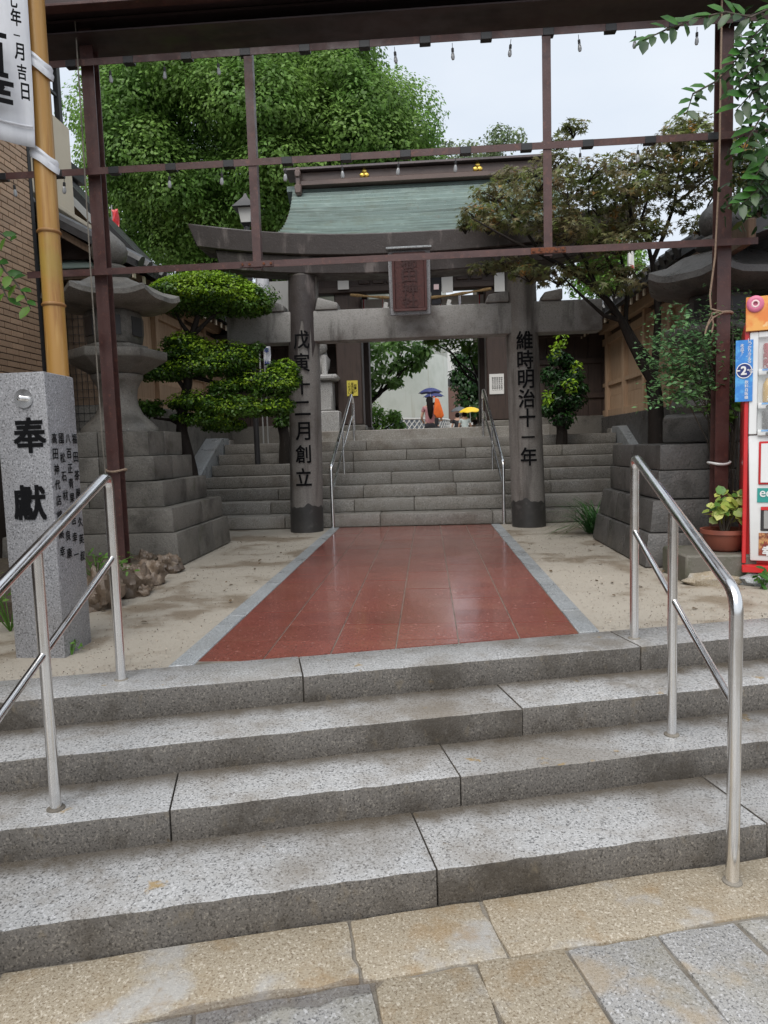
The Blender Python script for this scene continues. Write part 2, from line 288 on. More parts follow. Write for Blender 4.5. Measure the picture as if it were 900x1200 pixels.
MT['nandina'] = leafmat('nandina_leaf', (.10,.22,.09), (.16,.30,.11), sc=3, transl=.3)
MT['ivy'] = leafmat('ivy_leaf', (.022,.055,.018), (.045,.09,.022), sc=4, transl=.2)
MT['fresh'] = leafmat('fresh_leaf', (.10,.22,.035), (.16,.28,.05), sc=2, transl=.35)
MT['gatetree'] = leafmat('gate_tree_leaf', (.12,.24,.06), (.18,.31,.09), sc=1.5, transl=.4)
MT['broad'] = leafmat('broad_leaf', (.06,.18,.03), (.04,.11,.03), sc=6, island=.3, transl=.35, rough=.4)
MT['croton'] = leafmat('croton_leaf', (.45,.45,.10), (.22,.36,.06), sc=14, island=.3, transl=.3)
MT['lilyturf'] = leafmat('lilyturf_blade', (.035,.10,.03), (.06,.15,.035), sc=5, transl=.2)
# ---- leaves
LEAF = {
 'quad': ([(0,0,0),(.5,-.28,.05),(1,0,-.06),(.5,.28,.05)], [(0,1,2,3)]),
 'oval': ([(0,0,0),(.3,-.22,.05),(.7,-.2,.02),(1,0,-.08),(.7,.2,.02),(.3,.22,.05),(.5,0,-.01)], [(0,1,6),(1,2,6),(2,3,6),(3,4,6),(4,5,6),(5,0,6)]),
 'maple': ([(0,0,0),(.10,-.55,-.05),(.22,-.16,.02),(.62,-.62,-.05),(.45,-.12,.02),(1,0,-.1),(.45,.12,.02),(.62,.62,-.05),(.22,.16,.02),(.10,.55,-.05)], [(0,1,2),(0,2,4),(2,3,4),(4,5,6),(0,4,6),(6,7,8),(0,6,8),(0,8,9)]),
}
def leafmesh(name, P, N, size, mat, parent=None, shape='quad', stuff=True, droop=0.0, jit=.35):
    P = np.asarray(P, float); N = np.asarray(N, float); n = len(P)
    if parent is not None: P = P-np.array(BASE[parent.name])
    N = N+rng.normal(0, jit, (n,3)); N /= np.linalg.norm(N, axis=1)[:,None]+1e-9
    A = rng.normal(0, 1, (n,3)); A[:,2] -= droop; A -= N*(A*N).sum(1)[:,None]; A /= np.linalg.norm(A, axis=1)[:,None]+1e-9
    B = np.cross(N, A); sz = (np.asarray(size)*rng.uniform(.7, 1.25, n))[:,None,None]
    T, FS = LEAF[shape]; T = np.array(T); k = len(T)
    co = P[:,None,:]+sz*(T[None,:,0:1]*A[:,None,:]+T[None,:,1:2]*B[:,None,:]+T[None,:,2:3]*N[:,None,:])
    me = bpy.data.meshes.new(name); me.vertices.add(n*k); me.vertices.foreach_set('co', co.reshape(-1).astype(np.float32))
    lt = np.concatenate([np.array(f) for f in FS]); per = len(lt)
    loops = (np.arange(n)[:,None]*k+lt[None,:]).reshape(-1)
    sizes = np.tile([len(f) for f in FS], n); starts = np.concatenate([[0], np.cumsum(sizes)[:-1]])
    me.loops.add(n*per); me.polygons.add(len(sizes))
    me.loops.foreach_set('vertex_index', loops.astype(np.int32)); me.polygons.foreach_set('loop_start', starts.astype(np.int32))
    me.update(calc_edges=True); me.validate(); me.materials.append(mat)
    o = link(name, me, parent)
    if stuff: o['kind'] = 'stuff'
    return o
def blob(c, r, n, lo=.65, up=.25, flat=None):
    """n leaf seats and normals through the outer shell of an ellipsoid"""
    d = rng.normal(0, 1, (n,3)); d /= np.linalg.norm(d, axis=1)[:,None]
    if flat is not None: d[:,2] = np.where(d[:,2] < 0, d[:,2]*flat, d[:,2])
    k = rng.uniform(lo**3, 1, n)**(1/3)
    r = np.array(r if hasattr(r,'__len__') else (r,r,r))
    P = np.array(c)+d*r*k[:,None]; N = d/r; N /= np.linalg.norm(N, axis=1)[:,None]; N[:,2] += up
    return P, N
def blobs(lst):
    a = [blob(*b[:3], **(b[3] if len(b) > 3 else {})) for b in lst]
    return np.concatenate([x[0] for x in a]), np.concatenate([x[1] for x in a])
# ---- lettering
GLY = {}
def glyph(ch, bold=0):
    if (ch, bold) not in GLY:
        c = bpy.data.curves.new('glyph', 'FONT'); c.body = ch; c.resolution_u = 3; c.align_x = 'CENTER'
        o = bpy.data.objects.new('glyph', c); COL.objects.link(o)
        dg = bpy.context.evaluated_depsgraph_get(); dg.update(); me = bpy.data.meshes.new_from_object(o.evaluated_get(dg))
        v = [V(p.co) for p in me.vertices]; f = [tuple(p.vertices) for p in me.polygons]
        bpy.data.objects.remove(o); bpy.data.curves.remove(c); bpy.data.meshes.remove(me)
        x0, x1 = min(p.x for p in v), max(p.x for p in v); y0, y1 = min(p.y for p in v), max(p.y for p in v)
        s = 1/max(x1-x0, y1-y0)
        GLY[(ch,bold)] = ([V(((p.x-(x0+x1)/2)*s, (p.y-(y0+y1)/2)*s, 0)) for p in v], f)
    return GLY[(ch,bold)]
def letter(ch, c, right, up, size, mat, parent, bold=.018, curve=None, name='character', sx=1.0, lift=.0025, label=None):
    """one character as a part; curve = (axis point, radius) wraps it round a pillar"""
    v, f = glyph(ch); c, right, up = V(c), V(right).normalized(), V(up).normalized(); nrm = right.cross(up)
    bm = bmesh.new(); b7 = bold*.9
    for i,(dx,dy) in enumerate(((0,0),(b7,b7),(-b7,-b7),(b7,-b7),(-b7,b7)) if size > .04 else ((-b7,0),(b7,0))):
        vs = [bm.verts.new((p+V((dx,dy,0)))*size+V((0,0,.00025*i))) for p in v]
        for q in f:
            try: bm.faces.new([vs[k] for k in q])
            except ValueError: pass
    if curve:
        for k in range(-4, 5):
            bmesh.ops.bisect_plane(bm, geom=bm.verts[:]+bm.edges[:]+bm.faces[:], plane_co=(k*size/9, 0, 0), plane_no=(1,0,0))
    b = BASE[parent.name]
    for w in bm.verts:
        x, y, h = w.co.x*sx, w.co.y, w.co.z
        if curve:
            ax, rad = curve; t = x/rad
            p = V((ax.x+(rad+h)*math.sin(t), ax.y-(rad+h)*math.cos(t), c.z+y))
        else: p = c+right*x+up*y+nrm*(lift+h)
        w.co = p-b
    me = bpy.data.meshes.new(name); bm.to_mesh(me); bm.free(); me.materials.append(mat)
    o = link(name, me, parent)
    if label: o['label'] = label
    return o
def word(txt, c, right, up, size, mat, parent, gap=1.0, vertical=True, **k):
    d = (-V(up) if vertical else V(right)).normalized()*size*gap
    for i,ch in enumerate(txt): letter(ch, V(c)+d*(i-(len(txt)-1)/2), right, up, size*(.35 if ch in '-一' and not vertical else 1), mat, parent, **k)
XR, ZU = V((1,0,0)), V((0,0,1))
# ================================================================== SETTING: ground, stairs, path
CS, SN = math.cos(math.atan(.25)), math.sin(math.atan(.25))
def st(s, t): return (s*CS-t*SN, s*SN+t*CS)          # stair-aligned plan coordinates
def sp(x, y): return (x*CS+y*SN, -x*SN+y*CS)
solo('ground', MB().box(-60,60,-30,90,-1.2,-.62), MT['soil'], (0,0,-.62), kind='structure')
pav = solo('lower_pavement', MB().prism([st(-6,-6), st(6,-6), st(6,2.6), st(-6,2.6)], -.62, -.532), MT['mortar'], (0,0,-.532), kind='structure')
EDGE = [(3.485,0.0), (3.125,-.13), (2.79,-.26), (2.376,-.39)]
def paver(s0, s1, t0, t1, mat, z=-.52, inset=.003, j=.007, par=None, name='paving_stone', th=.07, corner=None):
    q = [(s0+inset+rnd(0,j),t0+inset+rnd(0,j)), (s1-inset-rnd(0,j),t0+inset+rnd(0,j)), (s1-inset-rnd(0,j),t1-inset-rnd(0,j)), (s0+inset+rnd(0,j),t1-inset-rnd(0,j))]
    if corner: q = corner
    p = []                                            # wavy hand-cut outline
    for i in range(len(q)):
        a, b = q[i], q[(i+1)%len(q)]
        for k in range(5):
            f = k/5; o = rnd(-.009,.009) if k else 0
            p.append((a[0]+(b[0]-a[0])*f+o, a[1]+(b[1]-a[1])*f+o))
    dz = rnd(-.004,.004)
    return part(name, MB().prism([st(*k) for k in p], z-th, z+dz), mat, par or pav, bevel=.006, seg=2)
TB = 2.376*CS; T1 = 2.065*CS
s_of = lambda x, c: sp(x, c+.25*x)[0]
row1 = [-4,-3.1,-2.2,-1.35,-.27,.19,1.35,2.5,3.6]
for a,b in zip(row1[:-1], row1[1:]): paver(s_of(a,2.2), s_of(b,2.2), T1, TB-.004, MT['granite_ochre'])
row2 = [-4,-3.5,-3.05,-2.5,-2.05,-1.6,-1.15,-.72,-.21,.11,.40,.71,.99,1.3,1.6,1.95,2.3]
for i,(a,b) in enumerate(zip(row2[:-1], row2[1:])):
    sh = .06
    paver(s_of(a,2.06), s_of(b,2.06), T1-.62, T1, MT['granite_ochre'] if i in (3,8,9) else MT['granite_pave'])
for r in range(3):
    x = -3.9+.2*r
    while x < 3: 
        w = rnd(.35,.55); paver(x, x+w, T1-.62-.62*(r+1), T1-.62-.62*r, MT['granite_pave']); x += w
# front stairs, set askew to the path
stc = MB()
for i,(c,z) in enumerate(EDGE):
    stc.prism([st(-6,c*CS+.03), st(6,c*CS+.03), st(6,4.6), st(-6,4.6)], -.62, z-.03-.002*i)
front = solo('front_stairs', stc, MT['mortar'], (0,0,-.5), kind='structure')
JO = [[-3.9,-2.3,-.632,1.107,2.6,4.2], [-3.6,-1.9,.411,1.95,3.6], [-3.8,-2.5,-1.019,.103,1.75,3.2], [-3.4,-1.62,-.003,1.272,2.7,4]]
BACK = [3.835, 3.52, 3.16, 2.83]
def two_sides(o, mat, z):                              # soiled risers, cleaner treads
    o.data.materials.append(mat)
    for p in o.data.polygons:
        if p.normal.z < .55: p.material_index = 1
for lv,((c,z),jo,bk) in enumerate(zip(EDGE, JO, BACK)):
    for a,b in zip(jo[:-1], jo[1:]):
        s0, s1 = s_of(a,c)+.002, s_of(b,c)-.002; t0, t1 = c*CS, bk*CS
        n = 26; fr = [(s0+(s1-s0)*k/n, t0+rnd(-.005,.005)) for k in range(n+1)]
        mb = MB().prism([st(*k) for k in fr]+[st(s1,t1), st(s0,t1)], z-.16, z+rnd(-.003,.003))
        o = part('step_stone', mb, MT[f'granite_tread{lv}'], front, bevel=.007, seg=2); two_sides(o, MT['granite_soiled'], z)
# sandy forecourt
yf = lambda x: 3.838+.25*x
sand = solo('sand_ground', MB().prism([(-7,yf(-7)),(7,yf(7)),(7,9.9),(-7,9.9)], -.3, -.006), MT['sand'], (0,6,0), kind='structure')
path = solo('path', MB().prism([(-1.36,yf(-1.36)+.02),(.955,yf(.955)+.02),(.955,9.73),(-1.36,9.73)], -.25, -.0045), MT['mortar'], (-.2,6.5,0), kind='structure')
XL, XM = -1.243, .842; cw = (XM-XL)/6
for i in range(6):
    y = 3.6
    while y < 9.7:
        q = [(XL+i*cw+.0035,y+.002),(XL+(i+1)*cw-.0035,y+.002),(XL+(i+1)*cw-.0035,y+.358),(XL+i*cw+.0035,y+.358)]
        q = clip(clip(q, -.25, 1, 3.842), 0, -1, -9.725)
        if len(q) > 2: part('path_tile', MB().prism(q, -.03, rnd(-.0008,.0014)), MT['tile'], path, smooth=False)
        y += .36
for x0,x1 in ((-1.368,XL-.002),(XM+.002,.966)):
    y = 3.5
    while y < 9.7:
        q = clip(clip([(x0,y+.003),(x1,y+.003),(x1,y+1.1-.003),(x0,y+1.1-.003)], -.25, 1, 3.842), 0, -1, -9.725)
        if len(q) > 2: part('kerb_stone', MB().prism(q, -.06, .004), MT['kerb'], path, bevel=.004)
        y += 1.1
# upper stairs
SR, SD, SY0, SX0, SX1 = .174, .39, 9.75, -3.5, 3.15
core = MB()
for k in range(7): core.box(SX0+.02, SX1-.02, SY0+SD*k+.03, 13.2+.003*k, -.2+.002*k, SR*(k+1)-.03)
ust = solo('upper_stairs', core, MT['mortar'], (0,10,0), kind='structure')
for k in range(7):
    x = SX0; y0 = SY0+SD*k
    while x < SX1-.05:
        w = rnd(.8,1.7); x1 = min(SX1, x+w)
        if SX1-x1 < .45: x1 = SX1
        part('step_stone', MB().box(x+.004, x1-.004, y0+rnd(-.004,.004), y0+(SD if k < 6 else 1.2)+.03, SR*k+.006, SR*(k+1)+rnd(-.003,.003)), MT['stairs'], ust, bevel=.009, seg=2)
        x = x1
# terraces at both sides of the upper stairs, the gate plinth and the court beyond
ZL = SR*7
prof_ = [(-9,13.0,-.5),(-9,13.0,ZL-.03),(-9,15.8,ZL-.03),(-9,17.2,.85),(-9,23,.85),(-9,25,.4),(-9,70,.4),(-9,70,-.5)]
solo('court_ground', MB().extr(prof_,(20,0,0)), MT['sand'], (0,20,.8), kind='structure')

pud = [gz(x,y,-.5155) for x,y in ((175,1196),(215,1180),(262,1172),(320,1160),(372,1158),(410,1146),(450,1150),(438,1162),(395,1170),(372,1180),(330,1180),(290,1196),(230,1206))]
wm = material('rain_water', (.10,.075,.06), rough=.02, spec=.6, bump=[(14,.06)]); wm.node_tree.nodes['Principled BSDF'].inputs['Alpha'].default_value = .18
solo('water', MB().prism([(p.x,p.y) for p in pud][::-1], -.5165, -.5135), wm, (pud[3].x,pud[3].y,-.515), kind='structure')

# grit and fallen leaves lying on the sand
P = []; N = []
for i in range(9000):
    x = rnd(-2.6,2.4); 
    if -1.4 < x < 1.0: continue
    P.append((x, yf(x)+.02+rnd(0,1)**1.5*5.6, -.003)); N.append((0,0,1))
leafmesh('gravel', P, N, .0125, material('grit', (.27,.23,.185), rough=.8, island=.75), None, 'quad', jit=.6)
P = [(rnd(-2.5,-1.45) if i%2 else rnd(1.02,2.2), rnd(4.2,9), .002) for i in range(46)]
leafmesh('fallen_leaves', P, [(0,0,1)]*46, .05, material('dead_leaf', (.09,.06,.03), rough=.7, island=.5), None, 'oval', jit=.25)
# ================================================================== STONEWORK
def blocks(mb_parent, x0,x1,y0,y1,z0,z1,nx,ny,mat,taper=0.0,bev=.012,name='block'):
    xs = [x0]+[x0+(x1-x0)*(i+rnd(-.12,.12))/nx for i in range(1,nx)]+[x1]
    ys = [y0]+[y0+(y1-y0)*(i+rnd(-.12,.12))/ny for i in range(1,ny)]+[y1]
    cx, cy = (x0+x1)/2, (y0+y1)/2
    for i in range(nx):
        for j in range(ny):
            if 0 < i < nx-1 and 0 < j < ny-1: pass
            a,b,c,d = xs[i]+.003, xs[i+1]-.003, ys[j]+.003, ys[j+1]-.003
            k = 1-taper; g = rnd(0,.006)
            T = lambda x,y: (cx+(x-cx)*k, cy+(y-cy)*k)
            vs = [(a,c,z0+.003),(b,c,z0+.003),(b,d,z0+.003),(a,d,z0+.003)]+[(*T(a,c),z1-g),(*T(b,c),z1-g),(*T(b,d),z1-g),(*T(a,d),z1-g)]
            part(name, MB().add(vs, [(0,3,2,1),(4,5,6,7),(0,1,5,4),(1,2,6,5),(2,3,7,6),(3,0,4,7)]), mat, mb_parent, bevel=bev, seg=2)
def cheek(x0, x1, label):
    t = thing('stair_cheek', label, 'stair cheek', (x0, 10.2, 0), 'sloping cheeks of the upper stairs')
    a = [(x0,10.1,.0),(x0,10.1,.46),(x0,12.0,1.33),(x0,12.45,1.33),(x0,12.45,0)]
    part('coping', MB().extr(a, (x1-x0,0,0)), MT['kerb'], t, bevel=.015)
    part('end_block', MB().box(x0-.01,x1+.01,12.46,12.75,0,1.3), MT['stairs'], t, bevel=.015)
cheek(-3.8,-3.51,'grey sloping stone cheek closing the upper stairs beside the cloud-pruned tree')
cheek(3.16,3.45,'grey sloping stone cheek closing the upper stairs below the maple trunk')
def terrace(x0,x1,y0,y1,z,label,mat):
    t = thing('retaining_wall', label, 'retaining wall', ((x0+x1)/2,y0,0), 'block walls of the side terraces')
    n = 5
    for k in range(4):
        blocks(t, x0,x1,y0,y0+.3,z*k/4,z*(k+1)/4,n,1,mat)
    part('fill', MB().box(x0+.01,x1-.01,y0+.28,y1,0,z-.03), MT['soil'], t)
    return t
terrace(-7.5,-3.82,9.55,13.0,1.02,'weathered stone block wall of the planted terrace behind the pruned tree',MT['lantern'])
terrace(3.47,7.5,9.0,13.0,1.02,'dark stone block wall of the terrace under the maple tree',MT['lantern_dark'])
# ---- stone lanterns
def hexa(r0,z0,r1,z1,c,ph): return MB().lathe([(r0,z0),(r1,z1)],6,c,ph)
def lantern(cx, cy, mat, label, tiers, ph, s=1.0, top_hex=False, hs=1.0, rh=1.0):
    t = thing('stone_lantern', label, 'stone lantern', (cx,cy,0), 'large stone lanterns flanking the approach')
    z = 0
    for (h, half, nx, ny, tp) in tiers:
        blocks(t, cx-half, cx+half, cy-half, cy+half, z, z+h, nx, ny, mat, tp); z += h
    if top_hex:
        part('hexagonal_base', MB().lathe([(.56,0),(.56,.24),(.52,.27)],6,(cx,cy,z+.003),ph), mat, t, bevel=.02, seg=2); z += .27
        part('base_moulding', MB().lathe([(.42,0),(.44,.07),(.40,.15),(.33,.17)],24,(cx,cy,z+.003)), mat, t); z += .17
    c = (cx,cy,z)
    part('shaft', MB().lathe([(r*s,h*hs) for r,h in ((.40,.003),(.395,.05),(.33,.12),(.25,.21),(.205,.32),(.195,.42),(.205,.52),(.24,.60),(.27,.64),(.27,.68))],24,c), mat, t); z1 = z+.683*hs
    c = (cx,cy,z1)
    part('platform', MB().lathe([(r*s,h*hs) for r,h in ((.27,0),(.36,.06),(.53,.17),(.535,.27),(.50,.275))],6,c,ph), mat, t, bevel=.012, seg=2); z2 = z1+.278*hs
    c = (cx,cy,z2)
    part('firebox_base', MB().lathe([(.34*s,0),(.34*s,.06*hs),(.3*s,.07*hs)],6,c,ph), mat, t, bevel=.008)
    fb = part('firebox', MB().lathe([(.285*s,.072*hs),(.31*s,.2*hs),(.31*s,.36*hs),(.285*s,.46*hs)],6,c,ph), mat, t, bevel=.015)
    for k in range(6):
        a = ph+math.pi/6+k*math.pi/3; d = V((math.cos(a),math.sin(a),0)); n = V((-d.y,d.x,0)); o = V(c)+d*.268*s+V((0,0,.27*hs))
        w = MB().extr([o-n*.085*s-ZU*.11*hs, o+n*.085*s-ZU*.11*hs, o+n*.085*s+ZU*.11*hs, o-n*.085*s+ZU*.11*hs], d*.012*s)
        part('window_opening', w, MT['darkmetal'], fb)
    z3 = z2+.462*hs
    # roof with six lifted corners
    n = 6; rings = []; vs = []
    prof = [(.30,.0,0),(.62,.04,.06),(.70,.10,.10),(.69,.17,.10),(.52,.27,.035),(.36,.40,.01),(.20,.46,0),(.14,.47,0)]
    seg = 8
    for r,h,lift in prof:
        for k in range(n*seg):
            a = ph+2*math.pi*k/(n*seg); u = (k%seg)/seg; e = abs(u-.5)*2
            rr = r*math.cos(math.pi/6)/math.cos((u-.5)*math.pi/3); hh = h+lift*max(0,e-.35)**2*2.0
            vs.append((cx+rr*s*math.cos(a), cy+rr*s*math.sin(a), z3+hh*s*rh))
    K = n*seg; fs = [(i*K+j,i*K+(j+1)%K,(i+1)*K+(j+1)%K,(i+1)*K+j) for i in range(len(prof)-1) for j in range(K)]
    fs += [tuple(range(K))[::-1], tuple(range((len(prof)-1)*K, len(prof)*K))]
    part('roof', MB().add(vs,fs), mat, t, ang=35)
    z4 = z3+.472*s*rh; c = (cx,cy,z4)
    part('finial_base', MB().lathe([(.15*s,0),(.21*s,.05*s),(.21*s,.10*s),(.14*s,.14*s)],20,c), mat, t)
    part('finial', MB().lathe([(r*s,h*s) for r,h in ((.10,.142),(.17,.20),(.19,.29),(.16,.37),(.09,.44),(.035,.49),(.01,.52))],20,c), mat, t)
    return t, z
LT, zt = lantern(-3.32,7.55,MT['lantern'],'weathered grey stone lantern on a stepped block pedestal beside the pruned tree',
    [(.33,.9,3,3,.02),(.24,.84,3,2,.01),(.26,.70,2,2,.0),(.25,.58,2,2,0),(.26,.50,2,2,0)], R(20), hs=.9, rh=.72)
lantern(2.81,7.1,MT['lantern_dark'],'dark wet stone lantern half hidden behind the red post and leafy shrub',
    [(.29,.98,3,3,.04),(.28,.92,3,3,.04),(.25,.82,3,2,.0),(.23,.80,2,2,0)], R(10), 1.02, True, hs=.66, rh=.85)
# ---- torii
TX, TY = -.167, 9.45
tor = thing('torii_gate', 'grey weathered stone torii with inscribed pillars and dark upper beams', 'torii', (TX,TY,0))
def pillar(sg):
    b, tp = V((TX+sg*1.487,TY,0)), V((TX+sg*1.405,TY,3.36))
    pt = lambda z: b.lerp(tp, z/3.36)
    o = part('pillar', MB().tube([pt(-.02),pt(1.2),pt(2.2),pt(3.36)], [.221,.215,.207,.196], 32), MT['torii_pillar'], tor)
    rings = []; nn = 64
    for zf in (0,.5,.9,1.0,1.0):
        for i in range(nn):
            a = 2*math.pi*i/nn; zt_ = .345+.022*math.sin(a*3+sg)+.014*math.sin(a*7+2*sg)+.01*math.sin(a*13); z = -.02+(zt_+.02)*zf; c = pt(z); r = .2222-.0027*z
            if len(rings) >= 4*nn: r -= .004
            rings.append((c.x+r*math.cos(a), c.y+r*math.sin(a), z))
    part('pillar_foot', MB().add(rings,[(j*nn+i,j*nn+(i+1)%nn,(j+1)*nn+(i+1)%nn,(j+1)*nn+i) for j in range(4) for i in range(nn)]), MT['torii_base'], o)
    return o, pt
for sg, txt, ys, xc in ((-1,'戊寅十二月創立',(398,559),354), (1,'維時明治十一年',(399,535),614)):
    o, pt = pillar(sg); n = len(txt)
    for k,ch in enumerate(txt):
        py = ys[0]+(ys[1]-ys[0])*k/(n-1); p = at(xc, py, TY-.21); c = pt(p.z)
        letter(ch, p, XR, ZU, .228 if ch not in '一' else .18, MT['ink'], o, bold=.02, curve=(c, .2285 if sg < 0 else .2285), sx=.92)
    if sg < 0:                                        # the dark skin left on the upper part of this pillar
        vs = []; fs = []; nn = 18; prof = [1.98,2.2,2.45,2.7,2.95,3.2,3.33]
        for i in range(nn+1):
            a = math.radians(-150+120*i/nn)
            low = 2.42+.16*math.sin(i*1.9)+.12*math.cos(i*3.1)
            if i in (9,10): low = 2.75
            if i < 7: low = 1.98+.1*math.sin(i*2.3)
            for z in prof:
                zz = low+(3.33-low)*(z-1.98)/1.35; c = pt(zz); rr = .219-.023*zz/3.36+.0065
                vs.append((c.x+rr*math.cos(a), c.y+rr*math.sin(a), zz))
        k = len(prof)
        fs = [(i*k+j,(i+1)*k+j,(i+1)*k+j+1,i*k+j+1) for i in range(nn) for j in range(k-1)]
        part('dark_crust', MB().add(vs,fs), MT['torii_dark'], o)
part('tie_beam', MB().box(TX-2.42,TX+2.42,TY-.14,TY+.14,2.49,2.885), MT['torii'], tor, bevel=.02, seg=2)
for sg in (-1,1):
    for d,w in ((.33,.30),(-.36,.27)):
        c = TX+sg*1.425-sg*d
        part('wedge', MB().extr([(c-w/2,TY-.16,2.888),(c+w/2,TY-.16,2.888),(c+w/2,TY-.16,3.0+.03*sg),(c-w/2+.04,TY-.16,3.02-.03*sg)], (0,.32,0)), MT['torii'], tor, bevel=.02, seg=2)
def sweep(L, zt, h, d, rise, slant, peak=0.0):
    xs = [L*(-1+2*i/32) for i in range(33)]; vs = []
    for x in xs:
        e = abs(x)/L; up = rise*e**2.4; hh = h*(1+.12*e**3); top = zt+up; bot = top-hh; sx = slant*math.copysign(e**8, x)
        vs += [(TX+x,TY-d/2,bot),(TX+x,TY+d/2,bot),(TX+x+sx,TY+d/2+.02,top),(TX+x+sx,TY,top+peak),(TX+x+sx,TY-d/2-.02,top)]
    fs = [(i*5+j,i*5+(j+1)%5,(i+1)*5+(j+1)%5,(i+1)*5+j) for i in range(32) for j in range(5)]+[(0,1,2,3,4),(160,161,162,163,164)]
    return MB().add(vs,fs)
part('top_lintel', sweep(2.72,3.775,.255,.54,.235,.10,.05), MT['torii_dark'], tor, bevel=.012)
part('second_lintel', sweep(2.45,3.518,.212,.40,.17,.05), MT['torii_dark'], tor, bevel=.012)
pl = MB().obox((TX-.005,TY-.345,3.13),(.52,.07,.78),Euler((R(6),0,0)))
pq = part('plaque', pl, MT['granite_post'], tor, bevel=.01, label='grey stone plaque with a red-brown carved panel')
m6 = Euler((R(6),0,0)).to_matrix(); pc = V((TX-.005,TY-.345,3.13))
panel_mat = material('plaque_red', (.085,.028,.024), [(30,(.05,.02,.018),.45,.65,.6)], rough=.55, bump=[(60,.3)])
pf = lambda x,z,y=0: pc+m6 @ V((x,y-.037,z))
part('panel', MB().extr([pf(-.185,-.31),pf(.185,-.31),pf(.185,.33),pf(-.185,.33)], m6 @ V((0,-.012,0))), panel_mat, pq, bevel=.005)
fr = MB()
for a,b in (((-.2,-.325),(.2,-.325)),((-.2,.345),(.2,.345)),((-.2,-.325),(-.2,.345)),((.2,-.325),(.2,.345))):
    fr.beam(pf(*a,-.02), pf(*b,-.02), .03, .03, up=V((0,1,0)))
part('panel_rim', fr, panel_mat, pq)
rel = material('plaque_relief', (.05,.018,.016), rough=.5)
for k,ch in enumerate('櫛田神社'): letter(ch, pf(0,.235-.155*k,-.016), XR, m6 @ ZU, .14, rel, pq, bold=.02, name='carved_character', lift=.004, sx=1.35)
part('cap_strip', MB().beam(pf(-.28,.405,-.02), pf(.28,.405,-.02), .12, .025), MT['kerb'], pq, bevel=.004)
# ---- dedication post
GP = V((-2.06,3.86,0))
post = thing('granite_post', 'speckled grey granite post carved with two large black characters', 'stone post', GP)
c4 = [(-2.315,3.712),(-2.02,3.695),(-2.03,4.03),(-2.32,4.03)]
part('shaft', MB().prism(c4,-.05,1.555), MT['granite_post'], post, bevel=.012, seg=2)
d0 = (V((*c4[1],0))-V((*c4[0],0))).normalized(); dn = d0.cross(ZU)
mid = V((*c4[0],0)).lerp(V((*c4[1],0)),.5)
wz = at(27,467,3.69)
wash = part('washer', MB().tube([V((wz.x,3.705,wz.z)),V((wz.x,3.693,wz.z))],.051,24), MT['steel'], post)
part('bolt', MB().tube([V((wz.x,3.692,wz.z)),V((wz.x,3.655,wz.z)),V((wz.x,3.65,wz.z))],[.014,.014,.008],12), MT['steel'], wash)
for ch,py in (('奉',510),('獻',589)):
    p = at(35,py,3.7); letter(ch, V((p.x,3.7035-.017*0,p.z)), d0, ZU, .185, MT['ink'], post, bold=.028, sx=.98, lift=.006)
sdr = (V((*c4[2],0))-V((*c4[1],0))).normalized(); so_ = V((*c4[1],0))
for k,(ta,tb) in enumerate((('高田神代店','嶋高幸'),('國松石材','國良康'),('八百正青果','吉幸一'),('福田茶屋','久英叔'))):
    o = so_+sdr*(.05+.078*k)
    for txt,z0,stp in ((ta,1.20,.105),(tb,.78-.02*k,.10)):
        for i,ch in enumerate(txt):
            letter(ch, o+ZU*(z0-stp*i*(4/ max(4,len(txt)) if txt is ta else 1)), sdr, ZU, .056, MT['ink'], post, bold=.02, lift=.004)
# ---- boulders along the planter
bs = [(113,714,.13,.17),(142,701,.10,.15),(160,696,.09,.14),(176,685,.10,.12),(196,671,.10,.10),(128,697,.11,.16),(168,672,.10,.12),(166,698,.05,.05),(100,716,.10,.13)]
labs = ['big brown boulder nearest the granite post in the row','brown boulder behind the tall handrail post','narrow dark boulder in the middle of the row','pale rounded boulder second from the lantern pedestal','brown boulder touching the lantern pedestal','upright boulder set back behind the handrail post','squat boulder set back near the lantern pedestal','little brown stone lying at the foot of the boulders','brown boulder half hidden by the granite post']
for i,(px,py,r,h) in enumerate(bs):
    p = gz(px,py); p.y += r*.6
    solo('boulder', MB().ball((p.x,p.y,h*.55),(r*1.15,r*1.1,h*1.05),34,24,.42,2.0,i), MT['rock'], (p.x,p.y,0), labs[i], 'boulder', 'boulders edging the planter')
solo('planter_bed', MB().prism([(-6,4.5),(-2.75,4.55),(-2.56,5.4),(-2.53,6.62),(-6,6.62)],-.2,.13), MT['soil'], (-3,5.6,0), 'low dark planter bed behind the row of boulders', 'planter bed')
for i,(px,py,r,lab) in enumerate(((812,668,.15,'flat yellowish stone under the potted plant slab'),(838,683,.17,'flat brown stone in the sand before the vending machine'),(888,684,.12,'pale lump of stone beside the vending machine foot'))):
    p = gz(px,py); solo('flat_stone', MB().ball((p.x,p.y,.02),(r*1.2,r*.6,.06),16,8,.5,1.8,i+20), MT['granite_ochre'] if i < 2 else MT['kerb'], (p.x,p.y,0), lab, 'flat stone', 'flat stones in the sand')
solo('stone_slab', MB().box(1.93,3.2,5.43,5.98,-.05,.21), MT['slab'], (2.5,5.6,0), 'mossy grey stone slab carrying the terracotta pot', 'stone slab', bevel=.015)
